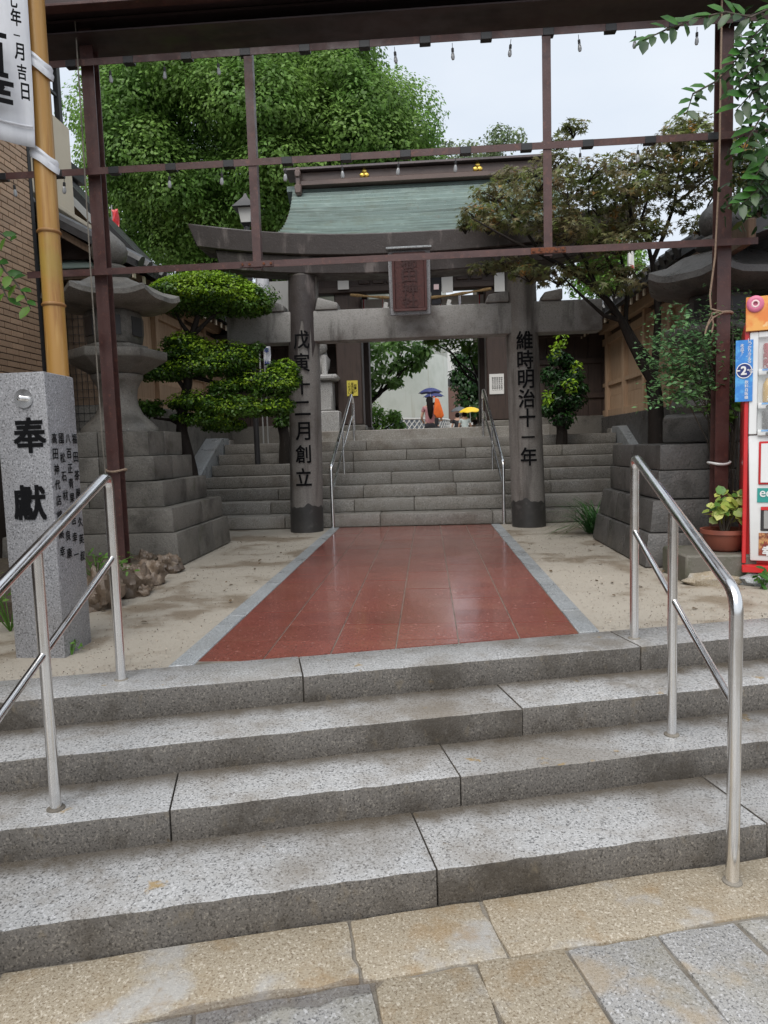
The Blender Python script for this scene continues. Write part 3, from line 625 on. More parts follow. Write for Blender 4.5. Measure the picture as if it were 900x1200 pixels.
# ================================================================== METALWORK
def bent(pts, rad, n=6):                               # round the inner corners of a pipe run
    pts = [V(p) for p in pts]; out = [pts[0]]
    for a,b,c in zip(pts[:-2], pts[1:-1], pts[2:]):
        u, w = (a-b).normalized(), (c-b).normalized(); p0, p1 = b+u*rad, b+w*rad
        out += [p0.lerp(b,t).lerp(b.lerp(p1,t),t) for t in [i/n for i in range(n+1)]]
    return out+[pts[-1]]
def stair_rail(A, B, C, zA, zC, label, mid=.40):
    t = thing('stair_handrail', label, 'handrail', (B[0],B[1],B[2]), 'stainless handrails of the front stairs')
    a, c = V((A[0],A[1],zA)), V((C[0],C[1],zC))
    dr = (a-c).normalized()
    run = bent([V(A)-ZU*.03, a, c, V(C)-ZU*.03], .075)
    part('rail', MB().tube(run, .0235, 16), MT['steel'], t)
    f = (B[1]-C[1])/(A[1]-C[1]); top = c.lerp(a,f)
    part('post', MB().tube([V((B[0],B[1],B[2]-.03)), V((B[0],B[1],top.z-.012))], .0215, 16), MT['steel'], t)
    q, w = a-ZU*mid, c-ZU*mid
    part('middle_rail', MB().tube([q,w], .0145, 12), MT['steel'], t)
    for p in (A,B,C): part('base_collar', MB().lathe([(.036,-.01),(.034,.003),(.026,.007)],16,p), MT['mortar'], t)
stair_rail((-1.528,3.30,0),(-1.475,2.55,-.26),(-1.43,1.90,-.52),1.01,.535,'stainless steel pipe handrail in front of the granite post')
stair_rail((1.118,3.925,0),(1.09,3.23,-.26),(1.072,2.524,-.52),1.01,.545,'stainless steel pipe handrail on the vending machine side of the front stairs',.41)
def upper_rail(x0, x1, label):
    t = thing('upper_handrail', label, 'handrail', (x0,9.74,0), 'stainless handrails of the upper stairs')
    zt = ZL+.0
    lo, hi = V((x0,9.72,.84)), V((x1,12.35,2.02))
    part('rail', MB().tube(bent([(x0,9.72,-.02), lo, hi, (x1,12.6,1.92), (x1,12.62,ZL-.02)],.06), .024, 12), MT['steel'], t)
    part('middle_rail', MB().tube(bent([lo-ZU*.36+V((.0,.1,.04)), lo.lerp(hi,.52)-ZU*.33, hi-ZU*.37, (x1,12.6,1.55)],.05), .017, 10), MT['steel'], t)
    f = .52; p = lo.lerp(hi,f); part('post', MB().tube([(p.x,p.y,SR*4),(p.x,p.y,p.z)], .017, 10), MT['steel'], t)
upper_rail(-1.335,-1.3,'thin stainless handrail on the upper stairs by the yellow notice')
upper_rail(1.02,.98,'thin stainless handrail on the upper stairs by the white notice')
# ---- maroon steel frame over the approach
FY = 6.0
frm = thing('steel_frame', 'tall maroon steel frame of posts and thin bars spanning the approach', 'steel frame', (-.16,FY,0))
def hpost(x, z0):
    mb = MB()
    for dy in (-.05,.05): mb.box(x-.054,x+.054,FY+.10+dy-.005,FY+.10+dy+.005,z0,4.62)
    mb.box(x-.004,x+.004,FY+.10-.045,FY+.10+.045,z0,4.62)
    return part('post', mb, MT['maroon'], frm, smooth=False)
hpost(-2.745,.0); hpost(2.43,-.02)
for z, x0, x1 in ((4.315,-3.05,4.2),(3.455,-4.2,4.2),(2.64,-3.35,2.66)):
    b = part('bar', MB().box(x0,x1,FY-.03,FY-.024,z-.027,z+.027).box(x0,x1,FY-.024,FY+.026,z+.021,z+.027), MT['maroon'], frm, smooth=False)
    if z > 3:
        x = x0+.2
        while x < x1:
            part('tape_band', MB().box(x-.045,x+.045,FY-.0325,FY+.028,z-.0285,z+.0285), MT['black'], b, bevel=.004); x += .485
for px in (297,641):
    x = at(px,200,FY).x
    u = part('upright', MB().box(x-.034,x+.034,FY-.0225,FY-.0165,2.6,4.345).box(x+.028,x+.034,FY-.0165,FY+.05,2.6,4.345), MT['maroon'], frm, smooth=False)
    part('joint_plate', MB().box(x-.14,x+.14,FY-.0365,FY-.0305,2.617,2.663), MT['rust'] if px > 400 else MT['maroon'], u, bevel=.002)
    for d in (-.12,-.06,.06,.12): part('bolt', MB().tube([(x+d,FY-.0365,2.64),(x+d,FY-.045,2.64)],.011,6), MT['rust'], u)
# girder above
gir = part('girder', MB().box(-6,6,FY+.12,FY+.135,4.50,5.1).box(-6,6,FY-.13,FY+.28,4.488,4.5).box(-6,6,FY-.05,FY+.119,4.62,4.64), MT['maroon_dark'], frm, smooth=False)
part('fascia', MB().box(-6,6,FY-.30,FY-.27,4.60,5.3), MT['maroon_dark'], frm, bevel=.004)
part('lower_flange', MB().box(-6,6,FY-.34,FY-.24,4.575,4.598), MT['maroon'], frm, bevel=.004)
part('soffit', MB().box(-6,6,FY-.269,FY+.6,4.66,4.68), MT['maroon_dark'], frm)
# ---- bulbs hanging from the bars
root = thing('hanging_bulb','small clear festoon bulb hanging on a short wire','bulb',(0,0,0),'festoon bulbs under the steel bars')
part('wire', MB().tube([(0,0,0),(.004,0,-.05)],.003,5), MT['black'], root)
part('socket', MB().lathe([(.009,-.05),(.014,-.055),(.014,-.09),(.010,-.095)],8), MT['darkmetal'], root)
part('bulb', MB().lathe([(.010,-.095),(.016,-.11),(.021,-.145),(.014,-.165),(.004,-.17)],8), MT['bulb'], root)
tops = [462,530,599,678,745,817,126,191,254,868]; mids = [13,73,197,259,334,400,467,534,680,748,865]
n = 0
for lst,z in ((tops,4.28),(mids,3.42)):
    for px in lst:
        p = at(px, 50 if z > 4 else 180, FY-.01); o = root if n == 0 else copy_tree(root)
        o.location = (p.x,FY-.005,z+.008); o.scale = (.78,.78,.78); o.rotation_euler = (rnd(-.08,.08),rnd(-.1,.1),rnd(0,6)); n += 1
        where = 'top' if z > 4 else 'middle'; ordn = ('leftmost','second','third','fourth','fifth','sixth','seventh','eighth','ninth','tenth','eleventh')[sorted(lst).index(px)]
        o['label'] = f'{ordn} clear festoon bulb from the bamboo pole side below the {where} bar'
# cable down one post, rope on the other
c = [at(88,25,5.93),at(98,180,5.93),at(107,330,5.93),at(120,520,5.93),at(124,560,5.93)]
solo('cable', MB().tube(c,.006,6), MT['mortar'], c[-1], 'thin grey cable running down the maroon post behind the bamboo pole', 'cable')
k = [at(x,y,5.9) for x,y in ((846,0),(844,120),(843,200),(838,300),(832,345),(833,362),(848,366))]
rp_ = thing('rope', 'loose hemp rope tied round the maroon post by the vending machine', 'rope', k[-1])
part('strand', MB().tube(k,.0075,7), MT['rope'], rp_)
lp = [at(x,y,5.9) for x,y in ((848,366),(836,372),(828,383),(826,392),(830,378),(834,369),(836,380),(834,390))]
part('loose_end', MB().tube(lp,.0065,6), MT['rope'], rp_)
p = at(846,363,FY+.1)
def band(z, x, mat, nm, lab, cat): 
    ring = [V((x+0.085*math.cos(a),FY+.10+0.085*math.sin(a),z+.008*math.cos(a*2))) for a in [i*math.pi/8 for i in range(17)]]
    return solo(nm, MB().tube(ring,.011,6), mat, (x,FY+.1,z), lab, cat)
ring = [V((2.43+.085*math.cos(a),FY+.10+.095*math.sin(a),at(846,363,5.9).z)) for a in [i*math.pi/8 for i in range(17)]]
part('knot_loop', MB().tube(ring,.011,6), MT['rope'], rp_)
band(at(850,543,FY).z,2.43,MT['white'],'plastic_tie','white plastic tie round the maroon post above the potted plant','plastic tie')
band(at(128,552,FY).z,-2.745,MT['rope'],'wire_tie','pale wire tie round the maroon post above the handrail','wire tie')
# ---- bamboo pole with its banner
b0, b1 = V((-2.19,4.14,0)), at(36,-60,4.18)
bam = thing('bamboo_pole', 'tall yellow-brown bamboo pole standing behind the granite post', 'bamboo pole', b0)
ln = (b1-b0); zs = [0]+[at(50,y,4.15).z for y in (358,272,83)]+[b1.z]
ax = lambda z: b0+ln*((z-b0.z)/ln.z)
part('cane', MB().tube([ax(z) for z in (0,1,2,3,b1.z)],[.064,.062,.060,.058,.055],20), MT['bamboo'], bam)
for z in [.45,.9,1.32]+zs[1:4]: part('node_ring', MB().tube([ax(z-.012),ax(z-.003),ax(z+.003),ax(z+.012)],[.061,.069,.069,.061],20), MT['bamboo_ring'], bam)
for y0,y1 in ((66,80),(178,192)):
    a, b = at(44,y0,4.15).z, at(48,y1,4.15).z
    vs = []; nn = 40
    for i in range(nn):
        t = 2*math.pi*i/nn; c0_ = ax((a+b)/2); dz = -.05*math.cos(t)
        for rr,hh in ((.066,-.036),(.074,-.040),(.079,-.012),(.073,.004),(.078,.020),(.072,.038),(.064,.034)):
            k = 1+.02*math.sin(t*5+hh*60); vs.append((c0_.x+rr*k*math.cos(t), c0_.y+rr*k*math.sin(t), c0_.z+dz+hh+.004*math.sin(t*3)))
    mb = MB().add(vs,[(i*7+j,i*7+(j+1)%7,((i+1)%nn)*7+(j+1)%7,((i+1)%nn)*7+j) for i in range(nn) for j in range(7)])
    part('cloth_tie', mb, MT['cloth'], bam)
ban = thing('banner', 'white cloth banner with black brush characters hung on the bamboo pole', 'banner', at(0,100,4.02))
g = MB(); vs = []; NU, NV = 10, 16
q = [at(-95,-70,4.0), at(28,-60,4.08), at(40,172,4.05), at(-70,148,3.95)]
for j in range(NV+1):
    for i in range(NU+1):
        u, v = i/NU, j/NV
        p = q[0].lerp(q[1],u).lerp(q[3].lerp(q[2],u),v); p.y += .02*math.sin(u*7+v*2)*(.3+v)
        vs.append(p)
g.add(vs, [(j*(NU+1)+i,j*(NU+1)+i+1,(j+1)*(NU+1)+i+1,(j+1)*(NU+1)+i) for j in range(NV) for i in range(NU)])
cl = part('cloth', g, MT['cloth'], ban)
sm = cl.modifiers.new('thickness','SOLIDIFY'); sm.thickness = .004; sm.offset = 0
hem = q[3].lerp(q[0],.10), q[2].lerp(q[1],.10)
part('hem', MB().tube([hem[0].lerp(hem[1],t)+V((0,-.012+.018*math.sin(t*7+1.8),0)) for t in [i/12 for i in range(13)]],.006,6), MT['cloth'], ban)
up = (q[1]-q[2]).normalized(); rt = (q[2]-q[3]).normalized()
for ch,px,py,sz in (('七',15,0,.08),('年',19,21,.085),('一',20,42,.05),('月',23,61,.085),('吉',26,85,.08),('日',30,108,.085),('百',-15,58,.20),('幸',-9,102,.22)):
    letter(ch, at(px,py,3.955), rt, up, sz, MT['ink'], ban, bold=.03, lift=.004, sx=.62 if sz < .1 else 1)
# ================================================================== BUILDINGS
# ---- shrine gate
GX, GY = -.06, 13.9
gate = thing('shrine_gate', 'dark wooden shrine gate under a curved green copper roof', 'shrine gate', (GX,GY,ZL))
part('plinth', MB().box(GX-2.2,GX+2.2,12.62,15.6,ZL-.15,ZL+.185), MT['stairs'], gate, bevel=.01)
for x,hw_ in ((-1.335,.235),(1.36,.20)):
    for y in (13.3,15.0):
        o = part('pillar', MB().box(GX+x-hw_,GX+x+hw_,y-.22,y+.22,ZL+.3,4.6), MT['gate_wood'], gate, bevel=.02)
        part('pillar_base', MB().box(GX+x-.27,GX+x+.27,y-.26,y+.26,ZL+.186,ZL+.298), MT['lantern'], o, bevel=.02)
BZ = 3.98
part('lintel', MB().box(GX-2.3,GX+2.3,13.02,13.10,BZ-.02,4.45), MT['gate_wood'], gate, bevel=.01)
part('lower_beam', MB().box(GX-1.9,GX+1.9,13.0,13.22,3.885,3.99), MT['gate_wood'], gate, bevel=.01)
for x in [-1.0+.25*i for i in range(9)]:
    part('carved_panel', MB().box(GX+x-.105,GX+x+.105,12.99,13.019,4.02,4.165), MT['gate_wood'], gate, bevel=.01)
part('ceiling', MB().box(GX-2.4,GX+2.4,12.9,15.6,4.5,4.54), MT['gate_wood'], gate)
for x in [-2.3+.23*i for i in range(21)]:
    r = part('rafter', MB().beam((GX+x,12.35,4.50),(GX+x,14.0,5.2),.07,.10), MT['gate_wood'], gate)
# straw rope with folded paper
sr = thing('straw_rope', 'twisted straw rope with white folded papers hung across the gate opening', 'sacred rope', (GX,12.9,3.7))
pts = [V((GX-1.25+2.5*i/20,12.9,3.77-.07*math.sin(math.pi*i/20)+.05*abs(i-10)/10)) for i in range(21)]
part('rope', MB().tube(pts,[.023+.008*math.sin(i*1.7) for i in range(21)],8), MT['straw'], sr)
for x in (-.62,.5):
    z = 3.66; mb = MB()
    for k in range(4): mb.obox((GX+x+.03*(k%2),12.88-.01*k,z-.05-.09*k),(.07,.004,.10),Euler((.2,.25*(-1)**k,0)))
    part('folded_paper', mb, MT['paper'], sr)
for (px,py,wd,hh,lab) in ((402,327,.20,.36,'white paper slip under the gate beam beside the dark torii pillar'),(524,330,.2,.38,'white paper slip under the gate beam beside the plaque'),(586,330,.2,.34,'white paper slip by the right end of the gate beam')):
    p = at(px,py,12.95); t = thing('paper_slip', lab, 'paper slip', p, 'paper slips hung under the gate beam')
    part('sheet', MB().box(p.x-wd/2,p.x+wd/2,12.95,12.957,p.z-hh/2,p.z+hh/2), MT['paper'], t)
    part('batten', MB().box(p.x-wd/2-.01,p.x+wd/2+.01,12.94,12.96,p.z+hh/2,p.z+hh/2+.03), MT['gate_wood'], t)
p = at(511,338,12.9); 
dc = thing('dark_hanging', 'dark patterned cloth hanging beside the plaque with a pale red patch', 'cloth', p)
part('cloth', MB().box(p.x-.09,p.x+.09,12.90,12.93,p.z-.28,p.z+.28), MT['dark_cloth'], dc, bevel=.01)
part('patch', MB().box(p.x-.04,p.x+.05,12.885,12.899,p.z-.02,p.z+.07), MT['pink_light'], dc)
bd = thing('offering_board', 'pale board with red posts behind the tie beam of the torii', 'board', (GX,13.6,3.7))
for i in range(8):
    x = GX-1.25+.36*i
    part('board', MB().box(x-.165,x+.165,13.6,13.62,3.60,3.87), MT['paper'], bd, bevel=.004)
    part('red_post', MB().box(x+.17,x+.19,13.58,13.62,3.60,3.87), MT['red'], bd)
part('carrier', MB().box(GX-1.6,GX+1.6,13.57,13.63,3.53,3.597), MT['gate_wood'], bd)
# roof: stepped copper sheets on a concave slope, gabled ends, brown ridge with gold crests
NR = 18; prof = []
for k in range(NR+1):
    u = k/NR; prof.append((12.25+2.2*u, 4.63+1.62*(u**1.35)))
for k in range(NR):
    (y0,z0),(y1,z1) = prof[k], prof[k+1]; hw = 2.58-.07*math.sin(math.pi*min(1,k/NR))
    n = 4; 
    for s2 in (0,):
        vs = []
        for i in range(13):
            u = -1+2*i/12; lift = .10*abs(u)**5*(1-k/NR)
            for (yy,zz) in ((y0,z0+.045),(y0,z0-.02),(y1+.03,z1-.02),(y1+.03,z1+.004)): vs.append((GX+.1+hw*u,yy,zz+lift))
        fs = [(i*4+j,i*4+(j+1)%4,(i+1)*4+(j+1)%4,(i+1)*4+j) for i in range(12) for j in range(4)]+[(0,1,2,3),(48,49,50,51)]
        part('copper_course', MB().add(vs,fs), MT['copper'], gate, smooth=False)
back = [(GX-2.6,y,z-.05) for y,z in prof]
part('rear_slope', MB().extr([(GX-2.6,14.46,6.2),(GX-2.6,16.7,4.6),(GX-2.6,16.7,4.7),(GX-2.6,14.46,6.3)],(5.2,0,0)), MT['copper'], gate)
part('gable_board', MB().extr([(GX-2.45,12.5,4.62),(GX-2.45,14.45,6.1),(GX-2.45,16.4,4.62)],(.08,0,0)), MT['gate_wood'], gate)
part('gable_board', MB().extr([(GX+2.37,12.5,4.62),(GX+2.37,14.45,6.1),(GX+2.37,16.4,4.62)],(.08,0,0)), MT['gate_wood'], gate)
part('eave_board', MB().box(GX-2.72,GX+2.72,12.27,12.31,4.50,4.60), MT['copper_brown'], gate, bevel=.008)
rd = part('ridge', MB().box(GX-2.31,GX+2.42,14.25,14.65,6.305,6.475), MT['copper_brown'], gate, bevel=.015)
part('ridge_base', MB().box(GX-2.33,GX+2.44,14.15,14.75,6.19,6.285), MT['copper_brown'], rd, bevel=.01)
part('ridge_moulding', MB().box(GX-2.35,GX+2.46,14.2,14.7,6.287,6.303), MT['gate_wood'], rd, bevel=.008)
part('ridge_cap', MB().extr([(GX-2.6,14.12,6.48),(GX-2.6,14.78,6.48),(GX-2.6,14.74,6.54),(GX-2.6,14.45,6.59),(GX-2.6,14.16,6.54)],(5.25,0,0)), MT['maroon_dark'], rd, bevel=.01)
for x in (-2.34,2.42):
    part('ridge_end', MB().box(GX+x-.02,GX+x+.07,14.1,14.8,6.0,6.53).box(GX+x-.04,GX+x+.09,14.07,14.2,6.03,6.2).box(GX+x-.03,GX+x+.08,14.07,14.14,6.33,6.46), MT['copper_brown'], rd, bevel=.02)
for px in (427,560):
    p = at(px,206,14.23); p.z = 6.385; mb = MB()
    for a in (90,210,330):
        q = p+V((.05*math.cos(R(a)),0,.05*math.sin(R(a))))
        mb.tube([(q.x,14.249,q.z),(q.x,14.225,q.z),(q.x,14.215,q.z)],[.048,.045,.03],14)
    part('gold_crest', mb, MT['gold'], rd)
# wing walls of the gate
for s,lab in ((-1,'dark timber wing wall of the gate behind the small white statue'),(1,'dark timber wing wall of the gate behind the glossy camellia bush')):
    x0, x1 = (GX-3.9,GX-1.572) if s < 0 else (GX+1.562,GX+3.9)
    w = thing('wing_wall', lab, 'wall', ((x0+x1)/2,13.8,ZL), 'timber wing walls beside the gate')
    part('sill', MB().box(x0,x1,13.7,13.95,ZL-.02,ZL+.35), MT['lantern'], w, bevel=.01)
    n = 9
    for i in range(n):
        a = x0+(x1-x0)*i/n; part('board', MB().box(a+.005,a+(x1-x0)/n-.005,13.78,13.82,ZL+.352,3.2), MT['gate_wood'], w)
    part('backing', MB().box(x0,x1,13.822,13.86,ZL+.352,3.5), MT['gate_wood'], w)
    for z in (1.95,2.6,3.1): part('rail', MB().box(x0,x1,13.74,13.779,z-.05,z+.05), MT['gate_wood'], w, bevel=.006)
    part('roof', MB().extr([(x0,13.0,3.15),(x0,13.8,3.62),(x0,14.6,3.15),(x0,14.6,3.22),(x0,13.8,3.72),(x0,13.0,3.22)],(x1-x0,0,0)), MT['rooftile'], w)
    for i in range(8):
        a = x0+(x1-x0)*(i+.5)/8
        r = part('rafter', MB().beam((a,13.02,3.12),(a,13.8,3.56),.05,.06), MT['gate_wood'], w)
        part('rafter_tip', MB().box(a-.027,a+.027,13.0,13.016,3.085,3.145), MT['paper'], r)
# notices on the gate pillars
p = at(413,455,13.07); t = thing('yellow_notice','yellow paper notice with small dark lines of text on the gate pillar','notice',p)
part('sheet', MB().box(p.x-.10,p.x+.10,13.062,13.072,p.z-.14,p.z+.14), MT['yellow_sign'], t)
for i,xx in enumerate((.055,.0,-.055)): word(('お願い','足元注意','ください')[i], (p.x+xx,13.062,p.z), XR, ZU, .048, MT['ink'], t, gap=1.1)
p = at(582,450,13.07); t = thing('white_notice','cream paper notice with columns of tiny text on the gate pillar','notice',p)
part('sheet', MB().box(p.x-.13,p.x+.13,13.062,13.072,p.z-.18,p.z+.18), MT['paper'], t)
for i,xx in enumerate((.09,.05,.01,-.03,-.07)): word('御参拝の皆様へ', (p.x+xx,13.062,p.z), XR, ZU, .03, MT['ink'], t, gap=1.2)
# small white statue on a pedestal
p = V((-1.9,12.95,ZL)); t = thing('guardian_statue','small pale stone guardian statue on a white pedestal behind the inscribed pillar','statue',p)
pale = granite('pale_statue_stone', c=(.42,.41,.39), st=.3, fine=90)
part('pedestal', MB().box(p.x-.34,p.x+.34,12.65,13.3,ZL,ZL+.55), pale, t, bevel=.02)
part('pedestal_shaft', MB().box(p.x-.22,p.x+.22,12.78,13.18,ZL+.55,ZL+1.1), pale, t, bevel=.03)
part('pedestal_cap', MB().box(p.x-.33,p.x+.33,12.68,13.28,ZL+1.1,ZL+1.2), pale, t, bevel=.03)
bd_ = part('body', MB().ball((p.x,13.05,ZL+1.42),(.16,.24,.24),16,10,.2).ball((p.x,12.87,ZL+1.72),(.14,.15,.16),14,10,.3,3).tube([(p.x-.09,12.82,ZL+1.2),(p.x-.08,12.86,ZL+1.55)],[.055,.06],8).tube([(p.x+.09,12.82,ZL+1.2),(p.x+.08,12.86,ZL+1.55)],[.055,.06],8), pale, t)
part('tail', MB().ball((p.x,13.26,ZL+1.55),(.07,.07,.17),10,8,.2), pale, t)
# ---- white round tower beyond the gate
tx, ty, tr = -2.55, 28.5, 3.42
tw = thing('round_tower','white plastered round tower with a diamond lattice base seen through the gate','tower',(tx,ty,.4))
part('wall', MB().lathe([(tr,2.08),(tr,4.45),(tr-.01,4.47),(tr,4.49),(tr,9)],72,(tx,ty,0)), MT['plaster'], tw)
base = part('lattice_base', MB().lathe([(tr+.02,.2),(tr+.02,2.08)],72,(tx,ty,0)), MT['namako'], tw)
mb = MB(); rr = tr+.03
for sg in (1,-1):
    for k in range(56):
        a0 = math.pi+math.pi*k/56*1.15; pts = [(tx+rr*math.cos(a0+sg*u*.30),ty+rr*math.sin(a0+sg*u*.30),.95+1.08*u) for u in (0,.25,.5,.75,1)]
        mb.tube(pts,.021,4,False)
o = part('lattice', mb, MT['paper'], base, stuff=True)
part('base_moulding', MB().lathe([(tr+.04,2.04),(tr+.07,2.07),(tr+.04,2.11)],72,(tx,ty,0),cap=False), MT['paper'], tw)
for k in range(3):
    a = -math.pi/2+R(-60+36*k+4); part('seam', MB().box(-.015,.015,-.01,.01,2.15,9), MT['plaster'], tw).matrix_local = Matrix.Translation(V((rr-.03,0,0)) if 0 else V((tr*math.cos(a),tr*math.sin(a),0)))
for o in tw.children:
    if o.name.startswith('seam'):
        for v in o.data.vertices: v.co += V((tx,ty,.4))
b = thing('brown_shed','low brown roofed shed beyond the gate beside the white tower','shed',(2.4,30,.3))
part('wall', MB().box(1.2,5,30,33,.2,1.9), MT['wood_grey'], b); part('roof', MB().extr([(.9,29.4,2.1),(.9,31.5,3.6),(.9,33.6,2.1)],(5,0,0)), material('brown_roof',(.12,.055,.035),rough=.7), b)
b = thing('white_house','pale house wall with dark eave beyond the gate','house',(3,38,.3))
part('wall', MB().box(-1,9,38,44,.2,7), MT['sheet'], b); part('eave', MB().box(-1.5,9.5,37.3,38,4.2,4.5), MT['rooftile'], b)
# ---- timber corridors on both sides
def corridor(s, xw, y0, y1, zb, zt, lab, beams):
    t = thing('timber_corridor', lab, 'shrine building', (xw,y0,0), 'timber corridors flanking the upper court')
    d = 1 if s > 0 else -1
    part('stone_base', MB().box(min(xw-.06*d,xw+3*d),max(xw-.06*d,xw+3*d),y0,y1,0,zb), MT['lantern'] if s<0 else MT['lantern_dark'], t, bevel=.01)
    part('wall_core', MB().box(min(xw+.062*d,xw+3*d),max(xw+.062*d,xw+3*d),y0+.01,y1-.01,zb,zt+.28), MT['wood_grey'], t)
    n = round((y1-y0)/1.15); L_ = (y1-y0)/n
    for i in range(n):
        a, b2 = y0+i*L_, y0+(i+1)*L_
        mb = MB(); m = 9
        for k in range(m):
            u0, u1 = a+(b2-a)*k/m+.004, a+(b2-a)*(k+1)/m-.004
            mb.box(min(xw+.03*d,xw+.06*d),max(xw+.03*d,xw+.06*d),u0,u1,zb+.62,zt-.1)
        part('boarding', mb, MT['wood'], t, smooth=False, stuff=True)
        part('lower_panel', MB().box(min(xw+.02*d,xw+.06*d),max(xw+.02*d,xw+.06*d),a,b2-.003,zb+.12,zb+.36), MT['wood'], t)
        part('lower_panel', MB().box(min(xw+.025*d,xw+.06*d),max(xw+.025*d,xw+.06*d),a,b2-.003,zb+.364,zb+.56), MT['wood'], t)
        for z,h in ((zb+.06,.12),(zb+.59,.07),(zt-.05,.12)):
            part('rail', MB().box(min(xw-.02*d,xw+.06*d),max(xw-.02*d,xw+.06*d),a+.06,b2-.06,z-h/2,z+h/2), MT['wood'], t, bevel=.004)
    for i in range(n+1):
        part('post', MB().box(xw-.045 if d>0 else xw-.08,xw+.08 if d>0 else xw+.045,y0+i*L_-.055,y0+i*L_+.055,zb,zt+.1), MT['wood'], t, bevel=.005)
    # eave: boards, rafters with pale tips, tiled roof above
    ex, ez = xw-.42*d, zt+.08; rx, rz = xw+2.4*d, zt+1.75
    part('eave_beam', MB().box(min(xw-.10*d,xw+.02*d),max(xw-.10*d,xw+.02*d),y0-.3,y1+.3,zt+.1,zt+.24), MT['wood'], t, bevel=.005)
    k = 0; y = y0-.5
    while y < y1+.4:
        r = part('rafter', MB().beam((ex+.03*d,y,ez+.02),(xw+.9*d,y,ez+.02+(.9+.4)*.60),.055,.075), MT['wood_grey'], t)
        part('rafter_tip', MB().box(min(ex,ex+.022*d),max(ex,ex+.022*d),y-.03,y+.03,ez-.03,ez+.055), MT['cream'], r); y += .30
    sl = [(ex-.06*d,y0-.6,ez+.07),(rx,y0-.6,rz),(rx,y0-.6,rz+.1),(ex-.06*d,y0-.6,ez+.16)]
    rf = part('roof', MB().extr(sl,(0,y1-y0+1.2,0)), MT['rooftile'], t, smooth=False)
    mb = MB(); y = y0-.5
    while y < y1+.5:
        mb.tube([(ex-.09*d,y,ez+.15),(rx,y,rz+.09)],.075,8); y += .24
    part('tile_rolls', mb, MT['rooftile'], rf, stuff=True)
    return t
corridor(1,3.35,8.9,14.6,1.53,2.96,'pale timber corridor with a tiled eave rising behind the maple tree',0)
corridor(-1,-3.86,9.0,14.6,1.75,3.15,'pale timber corridor wall behind the cloud-pruned tree and lantern',0)
# ---- buildings along the left of the approach
bb = thing('brick_building','tan brick wall of a tall building beside the banner','building',(-5,6,0))
part('wall', MB().box(-9,-4.512,-1,8.2,-.6,8), MT['brick_joint'], bb)
bmesh0 = None; pitch, bl = .068, .235
for r in range(52):
    z = 1.55+pitch*r; y = 8.2-bl*(1 if r%2 else .5)
    first = True; yy = 8.2
    while yy > 7.1:
        ln_ = bl if not (first and r%2) else bl/2
        if first and r%2 == 0: ln_ = bl
        first = False
        key = 'half' if ln_ < bl else 'full'
        if bmesh0 is None: bmesh0 = {}
        if key not in bmesh0:
            me = bpy.data.meshes.new('brick'); mbb = MB().box(-.012,.012,-ln_+.012,0,0,pitch-.011)
            me.from_pydata(mbb.v,[],mbb.f); finish(me, MT['brick'], False, .002); bmesh0[key] = me
        o = bpy.data.objects.new('brick', bmesh0[key]); COL.objects.link(o); o.parent = bb; o.location = V((-4.512,yy,z))-V((-5,6,0)); yy -= ln_
part('corner_strip', MB().box(-4.53,-4.49,8.2,8.26,-.5,8), MT['darkmetal'], bb)
pipe = solo('drainpipe', MB().tube([(-4.47,8.36,0),(-4.47,8.36,3.0),(-4.47,8.36,8)],.05,10), MT['darkmetal'], (-4.47,8.36,0), 'dark drainpipe at the corner of the tan brick wall','drainpipe')
cb = thing('cream_building','cream rendered building with a steel framed balcony above it','building',(-7,10,0))
part('wall', MB().box(-12,-5.34,8.5,11.0,0,6.08), MT['cream'], cb, bevel=.01)
part('upper_wall', MB().box(-12,-6.1,8.5,11.0,6.081,9.5), MT['grey_wall'], cb)
for y in (8.9,9.6,10.2,10.9): part('balcony_post', MB().box(-5.48,-5.40,y-.05,y+.05,6.082,7.9), MT['darkmetal'], cb, bevel=.005)
for z in (6.5,6.9,7.3): part('balcony_rail', MB().box(-5.46,-5.42,8.6,10.9,z-.02,z+.02), MT['darkmetal'], cb)
part('roof_slab', MB().box(-12,-5.2,8.4,11.2,7.9,8.1), MT['sheet'], cb, bevel=.02)
wa = thing('white_annex','low white sheet metal annex with a tan drip edge behind the bamboo','annex',(-6,9.6,0))
mb = MB()
for i in range(14): mb.box(-4.975-.012*(i%2),-4.95-.012*(i%2),8.75+.125*i,8.75+.125*(i+1)-.002,2.4,4.42)
part('siding', mb, MT['sheet'], wa, smooth=False, stuff=True)
part('wall', MB().box(-7.5,-4.99,8.7,10.5,0,4.4), MT['sheet'], wa)
part('drip_edge', MB().box(-7.5,-4.88,8.6,10.62,4.43,4.5), MT['cream'], wa, bevel=.01)
oh = thing('tiled_house','dark tiled gable roof of a traditional house behind the red post','house',(-7,14,0))
part('wall', MB().box(-8.0,-5.2,13.13,13.6,0,4.2), MT['paper'], oh)
part('gable', MB().extr([(-8.0,13.02,4.2),(-5.2,13.02,4.2),(-6.5,13.02,6.0)],(0,.1,0)), MT['wood_grey'], oh)
rf = part('roof', MB().extr([(-4.95,12.6,4.36),(-6.5,12.6,6.08),(-8.1,12.6,4.36),(-8.1,12.6,4.5),(-6.5,12.6,6.24),(-4.9,12.6,4.5)],(0,.9,0)), MT['rooftile'], oh, smooth=False)
part('barge_board', MB().extr([(-5.0,12.56,4.26),(-6.5,12.56,5.93),(-6.5,12.56,6.07),(-4.93,12.56,4.36)],(0,.035,0)), MT['sheet'], rf)
part('ridge', MB().box(-6.65,-6.35,12.5,13.6,6.2,6.45).ball((-6.5,12.5,6.45),(.22,.12,.3),12,8,.4), MT['rooftile'], rf, bevel=.02)
